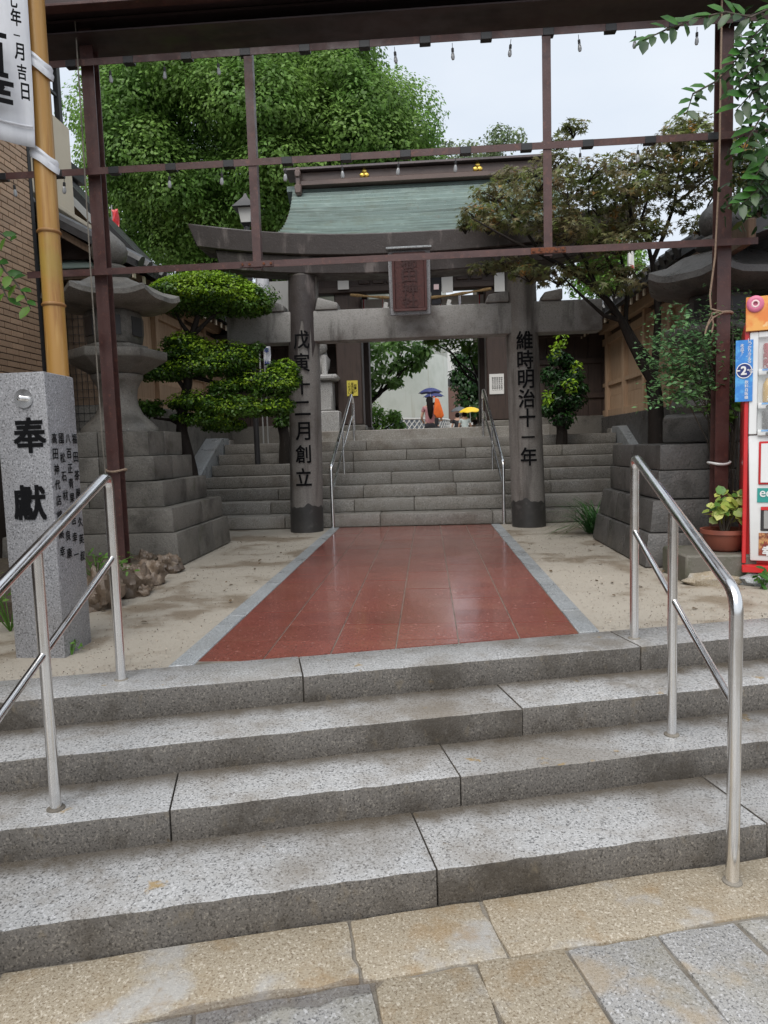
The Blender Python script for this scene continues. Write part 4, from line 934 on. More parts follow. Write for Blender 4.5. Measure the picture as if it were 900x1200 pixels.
part('gold_crest', MB().tube([(-6.5,12.47,6.0),(-6.5,12.43,6.0)],.12,14), MT['gold'], rf)
gh = solo('grey_shed', MB().box(-5.9,-2.79,15.2,17,0,4.65), MT['grey_wall'], (-4.5,16,0), 'grey sided wall between the pruned tree and the torii pillar', 'shed')
# ---- shrine notice shelter with a small copper roof
sh = thing('notice_shelter','small shelter with a green copper roof and wire mesh panel behind the bamboo','shelter',(-4.6,9.1,0))
cop = []
z0 = 3.36
part('roof', MB().add([(-5.1,8.55,z0),(-3.98,8.55,z0),(-3.98,9.6,z0),(-5.1,9.6,z0),(-5.1,8.55,z0+.06),(-3.98,8.55,z0+.06),(-3.98,9.6,z0+.06),(-5.1,9.6,z0+.06),(-4.8,9.0,z0+.22),(-4.3,9.0,z0+.22),(-4.3,9.2,z0+.22),(-4.8,9.2,z0+.22)],
  [(3,2,1,0),(0,1,5,4),(1,2,6,5),(2,3,7,6),(3,0,4,7),(4,5,9,8),(5,6,10,9),(6,7,11,10),(7,4,8,11),(8,9,10,11)]), MT['copper'], sh, smooth=False)
orn = [(-4.83,z0+.28),(-4.27,z0+.28),(-4.3,z0+.40),(-4.38,z0+.44),(-4.4,z0+.53),(-4.47,z0+.62),(-4.62,z0+.62),(-4.7,z0+.53),(-4.72,z0+.44),(-4.8,z0+.40)]
part('ridge_ornament', MB().extr([(x+.13,8.98,z-.06) for x,z in orn],(0,.2,0)), MT['copper_brown'], sh, bevel=.015)
for x in (-5.2,-4.1):
    part('post', MB().box(x-.05,x+.05,9.02,9.12,0,z0), MT['wood_grey'], sh, bevel=.006)
for y in (8.7,9.45): part('bracket_beam', MB().box(-5.3,-4.03,y-.04,y+.04,z0-.10,z0-.003), MT['wood_grey'], sh)
mb = MB()
for i in range(13): mb.tube([(-5.1+.075*i,9.0,.9),(-5.1+.075*i,9.0,3.0)],.0035,4)
for i in range(21): mb.tube([(-5.12,8.995,.95+.1*i),(-4.16,8.995,.95+.1*i)],.0035,4)
part('wire_mesh', mb, MT['darkmetal'], sh, stuff=True)
part('back_board', MB().box(-5.15,-4.15,9.14,9.17,.9,3.2), MT['cream'], sh)
# ---- roofs on the right, distant block
rs = thing('shop_eave','brown wooden eave and dark roof above the vending machine','building',(4.5,7.6,0))
part('wall', MB().box(3.75,7,8.2,8.85,0,4.2), MT['darkmetal'], rs)
part('roof', MB().extr([(2.78,6.3,2.78),(6.5,6.3,4.0),(6.5,6.3,4.15),(2.78,6.3,2.90)],(0,2.4,0)), MT['rooftile'], rs)
part('fascia', MB().box(2.70,2.77,6.25,8.7,2.70,2.90), MT['wood_grey'], rs, bevel=.01)
part('side_wall', MB().box(4.0,7,6.6,8.2,0,2.9), MT['wood_grey'], rs)
# ---- lamp, flags
lp = thing('street_lamp','black post lamp with a pale lantern head rising behind the torii','street lamp',(-2.92,11.5,0))
p = at(289,262,11.5); lx, lz = p.x, p.z
part('post', MB().tube([(lx,11.5,0),(lx,11.5,lz)],.045,10), MT['darkmetal'], lp)
part('lantern_glass', MB().lathe([(.10,.0),(.15,.22)],4,(lx,11.5,lz),R(45)), MT['paper'], lp)
part('lantern_cap', MB().lathe([(.26,.222),(.20,.27),(.05,.40),(.02,.46)],4,(lx,11.5,lz),R(45)), MT['darkmetal'], lp)
part('lantern_seat', MB().lathe([(.06,-.05),(.12,-.001)],4,(lx,11.5,lz),R(45)), MT['darkmetal'], lp)
def flag(px0,py0,px1,py1,Y,cols,lab,txt=None,tcol='ink'):
    a, b2 = at(px0,py0,Y), at(px1,py1,Y); t = thing('nobori_flag',lab,'flag',(a.x,Y,0))
    part('pole', MB().tube([(a.x,Y,.3),(a.x,Y,a.z+.1)],.014,8), MT['grey_wall'], t)
    h = (a.z-b2.z); w = (b2.x-a.x); vs = []
    for j in range(11):
        for i in range(5): vs.append((a.x+w*i/4,Y-.02+.03*math.sin(i*1.3+j*.7),a.z-h*j/10))
    o = part('cloth', MB().add(vs,[(j*5+i,j*5+i+1,(j+1)*5+i+1,(j+1)*5+i) for j in range(10) for i in range(4)]), MT[cols], t)
    o.modifiers.new('thickness','SOLIDIFY').thickness = .004
    if txt:
        for k,ch in enumerate(txt): letter(ch,(a.x+w*.5,Y-.06,a.z-h*(k+.6)/len(txt)),XR,ZU,min(abs(w)*.75,h/len(txt)*.8),MT[tcol],t,bold=.03)
flag(300,322,317,366,12.7,'cloth','white nobori flag leaning behind the pruned tree above the torii tie beam')
flag(309,402,318,432,12.4,'cloth','white nobori flag with blue letters below the torii tie beam','奉納','navy')
flag(131,246,141,277,15.5,'red','red festival flag far behind the maroon post',None)
flag(736,268,743,345,16.5,'paper','tall white flag with a red character beyond the corridor roof','祭','red')
# ================================================================== VENDING MACHINE AND POT
vx, vy = 2.335, 5.42
vm = thing('vending_machine','red and white drink vending machine with a blue side sticker','vending machine',(vx,vy,0)); vm.rotation_euler.z = R(-21); vm.scale.z = 1.055
for x in (vx+.08,vx+.95):
    for y in (vy+.1,vy+.6): part('foot', MB().box(x-.04,x+.04,y-.04,y+.04,-.01,.075), MT['darkmetal'], vm)
part('cabinet', MB().box(vx,vx+1.03,vy+.05,vy+.72,.076,1.83), MT['red'], vm, bevel=.012, seg=2)
part('kick_plate', MB().box(vx,vx+1.03,vy-.04,vy+.049,.078,.13), MT['red'], vm, bevel=.006)
lowf = part('lower_front', MB().extr([(vx+.055,vy+.0,.16),(vx+.975,vy+.0,.16),(vx+1.0,vy+.0,1.045),(vx+.03,vy+.0,1.045)],(0,.049,0)), MT['vwhite'], vm, bevel=.01, seg=2)
part('side_trim', MB().box(vx-.001,vx+.028,vy-.005,vy+.049,.14,1.83), MT['red'], vm, bevel=.004)
part('side_trim', MB().box(vx+1.002,vx+1.031,vy-.005,vy+.049,.14,1.83), MT['red'], vm, bevel=.004)
win = part('display_case', MB().box(vx+.03,vx+1.0,vy+.03,vy+.0495,1.06,1.74), MT['vwhite'], vm)
fr = MB()
fr.box(vx+.03,vx+.085,vy-.012,vy+.03,1.05,1.75).box(vx+.945,vx+1.0,vy-.012,vy+.03,1.05,1.75).box(vx+.0855,vx+.9445,vy-.012,vy+.03,1.71,1.75)
part('window_frame', fr, MT['vwhite'], vm, bevel=.004)
cans = [(.32,.02,.03),(.10,.35,.08),(.05,.12,.45),(.5,.3,.05),(.25,.03,.12),(.45,.42,.40),(.06,.05,.05),(.08,.28,.2)]
cm = [material('can_print', c, [(25,(.75,.75,.7),.55,.62,.7)], rough=.3) for c in cans]
for r,z in enumerate((1.50,1.27,1.085)):
    shf = part('shelf', MB().box(vx+.088,vx+.942,vy-.025,vy+.0295,z-.045,z-.004), MT['vwhite'], vm, bevel=.008, seg=2)
    for i in range(8):
        x = vx+.15+.105*i; h = (.17,.165,.13)[r]
        if r == 1: pr_ = [(.03,0),(.033,.01),(.033,.1),(.03,.125),(.014,.15),(.014,h)]
        else: pr_ = [(.028,0),(.033,.008),(.033,h-.012),(.028,h)]
        part('sample_can', MB().lathe(pr_,14,(x,vy+.0,z-.002)), cm[(i+r*3)%8], vm)
        part('price_tag', MB().box(x-.038,x+.038,vy-.0285,vy-.0255,z-.017,z-.005), MT['blue'], shf)
        part('button', MB().tube([(x,vy-.026,z-.033),(x,vy-.034,z-.033)],.0115,12), MT['darkmetal'], shf)
        part('button_lamp', MB().box(x+.02,x+.045,vy-.030,vy-.0255,z-.04,z-.027), MT['teal'], shf)
part('glass', MB().box(vx+.0855,vx+.9445,vy-.046,vy-.042,1.045,1.71), material('clear_pane',(.9,.95,.95),rough=.03,transl=None), vm)
gm = bpy.data.objects[[o.name for o in vm.children if o.name.startswith('glass')][0]].data.materials[0]
gm.node_tree.nodes['Principled BSDF'].inputs['Alpha'].default_value = .10
# coin door, eco sticker, delivery slot, food picture
cdoor = part('coin_door', MB().box(vx+.10,vx+.62,vy-.012,vy-.001,.70,1.0), MT['red'], lowf, bevel=.006)
part('poster', MB().box(vx+.115,vx+.605,vy-.018,vy-.0125,.715,.985), MT['vwhite'], cdoor)
letter('C',(vx+.25,vy-.0185,.84),XR,ZU,.15,MT['red'],cdoor,bold=.05)
letter('o',(vx+.39,vy-.0185,.815),XR,ZU,.10,MT['red'],cdoor,bold=.05)
eco = part('eco_sticker', MB().box(vx+.095,vx+.50,vy-.006,vy-.001,.575,.675), MT['teal'], lowf)
word('eco', (vx+.17,vy-.0065,.635), XR, ZU, .042, MT['white'], eco, vertical=False, gap=.95)
letter('る', (vx+.285,vy-.0065,.635), XR, ZU, .042, MT['white'], eco)
slot = part('delivery_slot', MB().box(vx+.12,vx+.60,vy-.010,vy-.001,.375,.545), MT['darkmetal'], lowf, bevel=.006)
part('flap', MB().box(vx+.14,vx+.58,vy-.016,vy-.0105,.39,.52), MT['grey_wall'], slot, bevel=.004)
part('flap_trim', MB().box(vx+.12,vx+.60,vy-.018,vy-.0105,.522,.545), MT['red'], slot)
food = part('food_poster', MB().box(vx+.11,vx+.62,vy-.005,vy-.001,.20,.36), material('food_print',(.25,.05,.03),[(14,(.55,.3,.12),.48,.56,.8),(22,(.12,.02,.015),.5,.6,.8),(9,(.4,.45,.1),.6,.66,.8)],rough=.4), lowf)
word('幸せ', (vx+.20,vy-.006,.235), XR, ZU, .065, MT['white'], food, vertical=False, bold=.05)
# orange sign board on top and blue sticker board at the side
sg_ = part('top_sign', MB().box(vx+.0,vx+1.03,vy-.03,vy-.005,1.755,1.985), MT['orange'], vm, bevel=.003)
part('sign_bracket', MB().box(vx+.1,vx+.93,vy+.0,vy+.049,1.755,1.80), MT['red'], vm)
c = V((vx+.06,vy-.035,1.935))
def torus(c, r1, r2, nu=24, nv=8):
    vs = [(c.x+(r1+r2*math.cos(b))*math.cos(a), c.y-r2*.5*math.sin(b), c.z+(r1+r2*math.cos(b))*math.sin(a)) for a in [2*math.pi*i/nu for i in range(nu)] for b in [2*math.pi*j/nv for j in range(nv)]]
    return MB().add(vs,[(i*nv+j,i*nv+(j+1)%nv,((i+1)%nu)*nv+(j+1)%nv,((i+1)%nu)*nv+j) for i in range(nu) for j in range(nv)])
dn_ = part('ring_cutout', torus(c,.034,.023), MT['pink'], sg_); part('ring_icing', torus(V((c.x,c.y-.010,c.z)),.021,.006), MT['pink_light'], dn_)
part('ring_back', MB().tube([c+V((0,.004,0)),c+V((0,.012,0))],.056,24), MT['pink'], dn_)
for i in range(9):
    x = vx+.18+.09*i; part('printed_shape', MB().tube([(x,vy-.031,1.86+.04*math.sin(i*2.4)),(x,vy-.034,1.86+.04*math.sin(i*2.4))],.018+.008*(i%2),5+i%3), [MT['rust'],MT['pink_light'],MT['yellow_cloth']][i%3], sg_)
word('おいしい', (vx+.34,vy-.0345,1.90), XR, ZU, .06, MT['red'], sg_, vertical=False)
bs_ = part('blue_sticker', MB().box(vx-.062,vx+.052,vy-.022,vy-.014,1.28,1.70), MT['blue'], vm)
o = part('round_badge', MB().tube([(vx-.005,vy-.0225,1.49),(vx-.005,vy-.026,1.49)],.052,24), MT['navy'], bs_); part('badge_ring', torus(V((vx-.005,vy-.026,1.49)),.050,.003), MT['white'], o)
letter('-',(vx-.043,vy-.0265,1.492),XR,ZU,.022,MT['white'],o,bold=.05); letter('2',(vx-.008,vy-.0265,1.492),XR,ZU,.055,MT['white'],o,bold=.05); letter('℃',(vx+.034,vy-.0265,1.487),XR,ZU,.036,MT['white'],o,bold=.03)
word('しっかり冷える', (vx+.028,vy-.0225,1.625), XR, ZU, .024, MT['white'], bs_, gap=1.0); word('氷点下', (vx-.02,vy-.0225,1.64), XR, ZU, .024, MT['white'], bs_); word('飲料自販機', (vx+.012,vy-.0225,1.36), XR, ZU, .024, MT['white'], bs_, gap=1.1)
# ---- potted plant
p = V((2.30,5.66,.211)); pt_ = thing('potted_plant','terracotta pot of yellow-green variegated leaves on the stone slab','potted plant',p)
part('pot', MB().lathe([(.105,0),(.13,.02),(.155,.12),(.16,.135),(.175,.138),(.175,.17),(.158,.17),(.15,.13)],28,p), MT['terracotta'], pt_)
part('soil', MB().lathe([(.149,.135),(.05,.145),(.001,.147)],20,p,cap=False), MT['soil'], pt_)
tips = []
for i in range(12):
    a = rnd(0,6.28); r = rnd(.04,.22); e = p+V((r*math.cos(a),r*math.sin(a)*.7,.17+rnd(.08,.32)))
    part('stem', MB().tube([p+V((.02*math.cos(a),.02*math.sin(a),.13)), p.lerp(e,.5)+V((0,0,.09)), e],[.006,.005,.003],6), MT['bark_grey'], pt_); tips.append(e)
P = []; N = []
for e in tips:
    for k in range(7):
        d = V((rnd(-1,1),rnd(-1,1),rnd(-.3,.9))); P.append(e+d*.045); N.append(d+V((0,-.5,.6)))
lm = leafmesh('leaf_tmp', [(0,0,0)], [(0,0,1)], .085, MT['croton'], None, 'oval', stuff=False, jit=0); base_me = lm.data; bpy.data.objects.remove(lm)
def leafobj(me, name, parent, pos, nrm, tip, size):
    o = bpy.data.objects.new(name, me); COL.objects.link(o); o.parent = parent
    z = V(nrm).normalized(); x = V(tip)-z*V(tip).dot(z); x = x.normalized() if x.length > 1e-4 else z.orthogonal().normalized(); y = z.cross(x)
    m = Matrix((x*size,y*size,z*size)).transposed().to_4x4(); m.translation = V(pos)-BASE[parent.name]; o.matrix_local = m; return o
def leaf_proto(mat, wide=1.0):
    T, FS = LEAF['oval']; me = bpy.data.meshes.new('leaf'); me.from_pydata([(x,y*wide,z) for x,y,z in T],[],FS); me.materials.append(mat); me.polygons.foreach_set('use_smooth',[True]*6); return me
cr_me = [leaf_proto(material('variegated_leaf',c,[(30,(.16,.30,.05),.5,.6,.8)],transl=.3,rough=.4,rand=.25,obj=True),1.7) for c in ((.50,.50,.13),(.34,.42,.09),(.10,.24,.05))]
for i,(a,b2) in enumerate(zip(P,N)): leafobj(cr_me[(0,0,1,1,2)[i%5]],'leaf',pt_,a,b2,V((rnd(-1,1),rnd(-1,.4),rnd(-.6,.3))),rnd(.06,.10))
# ================================================================== TREES AND PLANTS
def limb(a, b2, r0, r1, n=5, w=.06):
    a, b2 = V(a), V(b2); L_ = (b2-a).length
    pts = [a.lerp(b2,i/n)+(V((rnd(-1,1),rnd(-1,1),rnd(-1,1)))*w*L_*(0 if i in (0,n) else 1)) for i in range(n+1)]
    return pts, [r0+(r1-r0)*i/n for i in range(n+1)]
# big camphor behind the gate
cx0 = at(298,188,23.0); tr_ = thing('camphor_tree','huge rounded bright green tree rising behind the gate roof','tree',(cx0.x,23,0))
tk = MB().tube([(cx0.x,23,0),(cx0.x+.1,23,2.5),(cx0.x-.1,23,4.6)],[.75,.6,.5],14)
for i in range(9):
    a = i*.7; p, r = limb((cx0.x,23,4.4),(cx0.x+3.4*math.cos(a),23+3*math.sin(a),8.5+rnd(-1,3)),.3,.06); tk.tube(p,r,8)
part('trunk', tk, MT['bark'], tr_)
cl = []
for i in range(190):
    d = rng.normal(0,1,3); d /= np.linalg.norm(d); d[1] = -abs(d[1])*.9 if i%4 else d[1]
    k = rng.uniform(.74,1.0)*(1 if i%5 else 1.06)
    c = (cx0.x+d[0]*5.2*k, 23+d[1]*4.6*k, cx0.z+d[2]*3.35*k); cl.append((c, rng.uniform(.75,1.35)*np.array([1,1,.85]), 1150, dict(lo=.6,up=.5,flat=.6)))
for i in range(70):
    d = rng.normal(0,1,3); d /= np.linalg.norm(d); cl.append(((cx0.x+d[0]*3.6,23+d[1]*2.4,cx0.z+d[2]*2.4),(1.6,1.5,1.4),900,dict(lo=.3)))
for px,py,r in ((170,265,1.1),(140,290,.9),(205,300,.9),(250,315,1.0),(255,150,1.3),(476,160,1.1),(440,200,1.3),(482,190,1.0),(330,265,1.2)):
    c = at(px,py,22.0); cl.append(((c.x,c.y,c.z),(r,r,r*.8),1100,dict(lo=.5,up=.5)))
P, N = blobs(cl); leafmesh('crown', P, N, .13, MT['camphor'], tr_, 'quad', droop=.4)
# pale tree far right of the roof
c0 = at(557,190,32); t = thing('pale_tree','thin pale tree top showing over the gate ridge','tree',(c0.x,32,0))
part('trunk', MB().tube([(c0.x,32,0),(c0.x,32,c0.z+.5)],[.35,.1],8), MT['bark_grey'], t)
cl = [((c0.x+rng.uniform(-1.9,1.9),32+rng.uniform(-1,1),c0.z+rng.uniform(-1.4,1.0)),rng.uniform(.4,.75),190,dict(lo=.3)) for i in range(34)]
P, N = blobs(cl); leafmesh('crown', P, N, .15, MT['camphor_far'], t)
c0 = at(712,312,19); t = thing('bright_tree','bright yellow-green tree glimpsed behind the maple branches','tree',(c0.x,19,0))
part('trunk', MB().tube([(c0.x,19,0),(c0.x,19,c0.z)],[.2,.08],8), MT['bark_grey'], t)
P, N = blobs([((c0.x+rng.uniform(-.9,.9),19+rng.uniform(-.6,.6),c0.z+rng.uniform(-.9,.55)),rng.uniform(.35,.6),300,dict(lo=.3)) for i in range(22)]); leafmesh('crown', P, N, .11, MT['fresh'], t)
# trees and bushes seen through the gate
def thicket(name, lab, cat, Y, blb, size, mat, trunk, shape='quad', per=300, droop=.3):
    cs = [at(px,py,Y+dy) for px,py,r,dy in blb]; x, y = trunk
    t = thing(name, lab, cat, (x,y,0)); top = max(c.z for c in cs)
    mb = MB().tube([(x,y,.3),(x+.05,y,top*.5),(x,y,top*.85)],[.12,.09,.04],8)
    for c in cs: p, r = limb((x,y,min(top*.55,c.z)),c,.04,.012,4); mb.tube(p,r,5)
    part('trunk', mb, MT['bark'], t)
    P, N = blobs([((c.x,c.y,c.z),np.array([1,1,.75])*b_[2]*Y/830,per,dict(lo=.35,up=.4)) for c,b_ in zip(cs,blb)])
    leafmesh('crown', P, N, size, mat, t, shape, droop=droop); return t
thicket('broadleaf_tree','dark broadleaf tree hanging into the gate opening beside the tower','tree',17.5,[(435,410,20,0),(455,420,22,.3),(475,405,18,0),(440,440,16,-.2),(432,462,9,0),(470,430,14,.2),(488,425,11,0),(452,400,20,.5),(462,448,9,0),(497,412,9,0)],.16,MT['gatetree'],(at(427,450,17.5).x,17.5),'oval',130,.9)
thicket('garden_bush','light green bush at the foot of the tower inside the gate','bush',18.5,[(436,482,14,0),(450,490,14,0),(462,488,10,0),(430,500,14,0),(448,505,16,0),(468,500,8,0)],.10,MT['fresh'],(at(442,490,18.5).x,18.5),'quad',260)
thicket('evergreen_tree','dark evergreen filling the gate opening behind the yellow umbrella','tree',24.5,[(550,425,20,0),(560,450,20,0),(545,450,18,0),(565,475,18,0),(548,468,16,0),(538,440,12,0),(552,480,14,0),(570,420,20,0),(540,420,12,0),(566,445,18,.4)],.15,MT['camellia'],(at(560,470,24.5).x,24.5),'quad',420,.8)
thicket('young_maple','fresh green maple spray reaching into the top of the gate opening','tree',15.6,[(520,402,14,0),(540,400,14,0),(560,403,14,0),(505,400,9,0),(560,420,9,0),(575,405,12,0),(548,410,8,0)],.09,MT['fresh'],(at(585,450,15.6).x,15.8),'maple',130)
# camellia bush by the torii pillar
t = thicket('camellia_bush','glossy dark camellia bush with yellow young tips by the torii pillar','bush',11.9,[(660,450,22,0),(650,470,18,0),(672,470,16,0),(660,490,16,0),(645,440,14,0),(672,440,12,0),(655,420,12,0),(664,425,9,0),(640,480,12,0),(678,455,11,0)],.075,MT['camellia'],(at(655,505,11.9).x,11.9),'oval',330,.2)
P, N = blobs([((c.x,c.y,c.z),r*11.9/830,n,dict(lo=.5,up=.6)) for c,r,n in ((at(658,400,11.6),9,40),(at(650,412,11.6),9,40),(at(642,466,11.5),8,50),(at(668,452,11.5),9,50),(at(676,430,11.6),7,30))]); leafmesh('young_leaves', P, N, .07, MT['topiary_new'], t, 'oval')
t = thicket('round_shrub','small leafy shrub at the head of the upper stairs beside the torii pillar','bush',11.6,[(332,470,14,0),(326,450,12,0),(338,485,11,0),(330,495,10,0),(338,440,9,0),(322,430,9,0)],.07,MT['topiary'],(at(330,510,11.6).x,11.6),'oval',260)
# cloud-pruned tree
Y = 8.75; q = lambda x,y,dy=0: at(x,y,Y+dy)
tp = thing('cloud_pruned_tree','cloud-pruned evergreen with flat leaf pads and a bent dark trunk','tree',q(226,575))
mb = MB().tube([q(228,580),q(224,550),q(219,530),q(213,505),q(214,480),q(220,450),q(222,420),q(224,395),q(232,370)],[.085,.078,.075,.07,.062,.055,.05,.042,.03],12)
for pts in ([q(213,498),q(200,492),q(180,490,-.1)],[q(222,440),q(250,448),q(285,450),q(310,455)],[q(220,460),q(205,440),q(190,435)],[q(224,395),q(212,378),q(205,365)],[q(224,395),q(245,375),q(262,360)],[q(214,478),q(245,478),q(280,480)],[q(222,425),q(240,420),q(260,425)]):
    mb.tube(pts,[.035]+[.022]*(len(pts)-2)+[.012],7)
part('trunk', mb, MT['bark'], tp)
pads = [(240,352,70,28,1),(215,345,40,20,1),(275,355,38,24,1),(200,352,30,18,1),(298,362,16,14,1),(240,335,40,14,1),
        (225,412,32,16,.55),(262,420,40,20,.6),(240,432,46,16,.5),(285,425,18,14,.5),(215,400,18,10,.6),
        (300,450,34,16,.45),(325,452,24,20,.7),(335,438,14,16,.8),(262,455,20,8,.3),
        (232,472,38,14,.6),(272,480,44,16,.6),(305,480,28,13,.5),(245,492,36,12,.35),(262,500,28,9,.2),(325,478,18,13,.6),
        (186,425,30,18,.15),(178,438,26,12,.1),(200,440,18,9,.1),(172,478,14,11,0),(180,484,10,7,0)]
k = Y/830; A = []; B = []
for px,py,rx,ry,lit in pads:
    c = q(px,py,rnd(-.12,.12)); n = int(rx*ry*2.3)+160
    A.append(((c.x,c.y,c.z),(rx*k,max(.16,rx*k*.75),ry*k*.88),n,dict(lo=.55,up=.35,flat=.75)))
    for _ in range(6):                                 # ragged sprays round the rim of each pad
        t_ = rnd(0,6.28); f_ = rnd(.7,1.08); rr_ = rnd(.2,.42)
        A.append(((c.x+rx*k*f_*math.cos(t_),c.y+rx*k*.7*f_*math.sin(t_),c.z+ry*k*rnd(-.35,.55)),(rx*k*rr_,rx*k*rr_,ry*k*rr_*1.2),int(n*.10),dict(lo=.1,up=.5)))
    B.append(((c.x,c.y-.01,c.z+.02),(rx*k,max(.16,rx*k*.75),ry*k),int(n*(lit*1.4 if lit >= 1 else lit*.75)),dict(lo=.92,up=.8,flat=0.25)))
P, N = blobs(A); leafmesh('foliage_pads', P, N, .044, MT['topiary'], tp, 'quad', jit=.45)
P, N = blobs([b_ for b_ in B if b_[2] > 3]); leafmesh('young_leaves', P, N, .042, MT['topiary_new'], tp, 'quad', jit=.5)
# japanese maple
Y = 8.45; q = lambda x,y,dy=0: at(x,y,Y+dy)
mt = thing('maple_tree','bronze-leaved maple with a dark forked trunk in front of the timber corridor','tree',q(769,520))
mb = MB().tube([q(770,530),q(769,500),q(768,470),q(765,446)],[.105,.09,.085,.08],12)
BR = [([q(765,446),q(752,425),q(738,398),q(728,375),q(712,352),q(690,332),q(665,315),q(636,300)],.062),
      ([q(765,446),q(760,420),q(745,400),q(733,378,.15),q(735,340,.2),q(730,312,.3),q(725,290,.3)],.045),
      ([q(766,440),q(769,410),q(771,370),q(769,335),q(764,308),q(758,280),q(752,255)],.05),
      ([q(771,355),q(785,320),q(800,296),q(822,270),q(850,245),q(880,225)],.038),
      ([q(728,375),q(708,370),q(680,345),q(660,325)],.03),([q(700,340),q(688,310),q(676,285),q(668,255),q(665,225)],.03),
      ([q(758,280),q(740,255),q(735,225),q(742,195)],.026),([q(764,308),q(778,275),q(790,240),q(795,205),q(800,170)],.028),
      ([q(665,315),q(630,296,-.2),q(600,282,-.3),(q(575,268,-.3)),q(552,255,-.3)],.024),([q(636,300),q(610,262),q(585,235),q(565,225)],.018),
      ([q(690,332),q(655,290),q(640,255),q(630,230)],.02),([q(735,340),q(715,310),q(700,280),q(690,250),q(690,215)],.022),
      ([q(790,240),q(815,220),q(840,200),q(862,190)],.018),([q(752,255),q(762,225),q(775,200),q(782,175)],.016),([q(822,270),q(830,240),q(845,215)],.016)]
for pts,r in BR:
    n = len(pts); mb.tube(pts,[r*(1-.72*i/(n-1)) for i in range(n)],8)
part('trunk', mb, MT['bark'], mt)
P = []; N = []; tw = MB()
pads = [(560,248,22,10),(580,225,26,12),(600,205,20,9),(590,255,28,14),(572,262,18,9),(615,235,30,14),(630,212,30,12),(650,190,26,10),(640,255,34,16),(668,225,34,14),(665,270,32,12),(690,200,30,12),(700,240,34,14),(695,275,30,11),(720,215,30,14),(735,190,26,12),(735,250,32,14),(750,220,30,14),(760,270,26,9),(722,285,30,10),(775,190,26,14),(790,165,26,14),(805,145,20,12),(785,215,28,12),(812,190,28,14),(825,160,22,14),(840,215,26,12),(845,185,24,12),(862,205,24,12),(800,240,18,8),(820,262,20,8),(620,318,24,9),(655,322,34,10),(690,312,28,9),(720,335,24,9),(735,318,18,7),(672,148,14,6),(652,165,14,6),(570,312,20,7),(600,308,20,7),(545,262,9,7),(870,165,22,12),(885,190,18,12),(866,235,18,9),(745,265,24,8)]
for px,py,rx,ry in pads:
    c = q(px,py,rnd(-.45,.45)); n = int(rx*ry*.62)+34
    a_, b_ = blob((c.x,c.y,c.z),(rx*Y/830*1.25,rx*Y/830*1.1,ry*Y/830*.95),n,.0,1.5); P.append(a_); N.append(b_)
    for i in range(5):
        e = c+V((rnd(-1,1)*rx,rnd(-.7,.7)*rx,rnd(-.5,.5)*ry))*Y/830; o = c+V((0,0,-.12)); tw.tube([o,o.lerp(e,.5)+V((0,0,.02)),e],[.008,.006,.003],5)
part('twigs', tw, MT['bark'], mt, stuff=True)
P = np.concatenate(P); N = np.concatenate(N); leafmesh('crown', P, N, .072, MT['maple'], mt, 'maple', droop=.8, jit=.65)
# nandina shrub by the maroon post
t = thing('nandina_shrub','feathery green nandina shrub spreading in front of the dark lantern','shrub',(2.62,6.3,0)); Y = 6.12
st_ = MB(); P = []; N = []
sprays = [(766,398),(775,385),(783,372),(795,366),(770,412),(782,400),(795,388),(808,378),(768,428),(780,418),(793,408),(806,398),(818,388),(775,442),(788,432),(800,424),(812,414),(824,402),(778,456),(790,450),(803,442),(815,432),(770,468),(785,466),(800,458),(812,450),(772,402),(830,372),(826,420),(764,420),(820,365),(845,385),(860,400),(868,420),(855,440),(862,375),(840,345),(858,350),(870,362),(865,458)]
for px,py in sprays:
    e = at(px,py,Y+rnd(-.22,.2)) if px < 830 else at(px,py,6.5+rnd(-.1,.15)); o = V((2.62+rnd(-.12,.12),6.3+rnd(-.05,.08),rnd(.0,.2))); o2 = V((2.55+rnd(-.15,.12),6.3,1.15+rnd(-.1,.25))); m_ = o2.lerp(e,.5)+V((0,0,.12))
    st_.tube([o,o2,m_,e],[.005,.005,.004,.002],5)
    dr = (e-m_).normalized()
    for k in range(75):
        u = rnd(-.35,.12); s_ = rnd(-.17,.17)*(1-.4*abs(u)); w_ = dr.cross(ZU).normalized(); g_ = e+dr*u+w_*s_+V((0,0,-abs(s_)*.35+rnd(-.02,.02))); P.append(g_); N.append((rnd(-.3,.3),rnd(-.5,.1),1))
part('stems', st_, MT['bark_grey'], t, stuff=True); leafmesh('foliage', P, N, .046, MT['nandina'], t, 'quad', droop=.5)
# ivy and shrubs behind the vending machine
t = thing('ivy_thicket','dark tangle of ivy growing between the post and the vending machine','ivy',(2.75,6.5,0))
cl = [((at(px,py,6.7).x,6.7+rnd(-.1,.25),at(px,py,6.7).z),rnd(.12,.22),130,dict(lo=.3,up=0)) for px in (852,866,880,896,915) for py in (395,425,455,485,515,545,575,605)]
P, N = blobs(cl); leafmesh('leaves', P, N, .06, MT['ivy'], t, 'oval', droop=.6)
mb = MB()
for i in range(8): mb.tube([(2.6+.08*i,6.75,-.02),(2.62+.07*i,6.7,.8),(2.55+.09*i,6.75,1.9)],.012,5)
part('stems', mb, MT['bark_grey'], t, stuff=True)
cl = [(tuple(at(px,py,6.25+rnd(-.05,.1))),.07,16,dict(lo=.2)) for px,py in ((850,465),(838,478),(845,492),(862,480),(720,640),(858,515))][:4]
P, N = blobs(cl); leafmesh('fresh_leaves', P, N, .085, MT['fresh'], t, 'oval', droop=.5)
t = thing('roof_vine','bright vine leaves spilling over the lantern roof behind the post','vine',at(860,275,7.6))
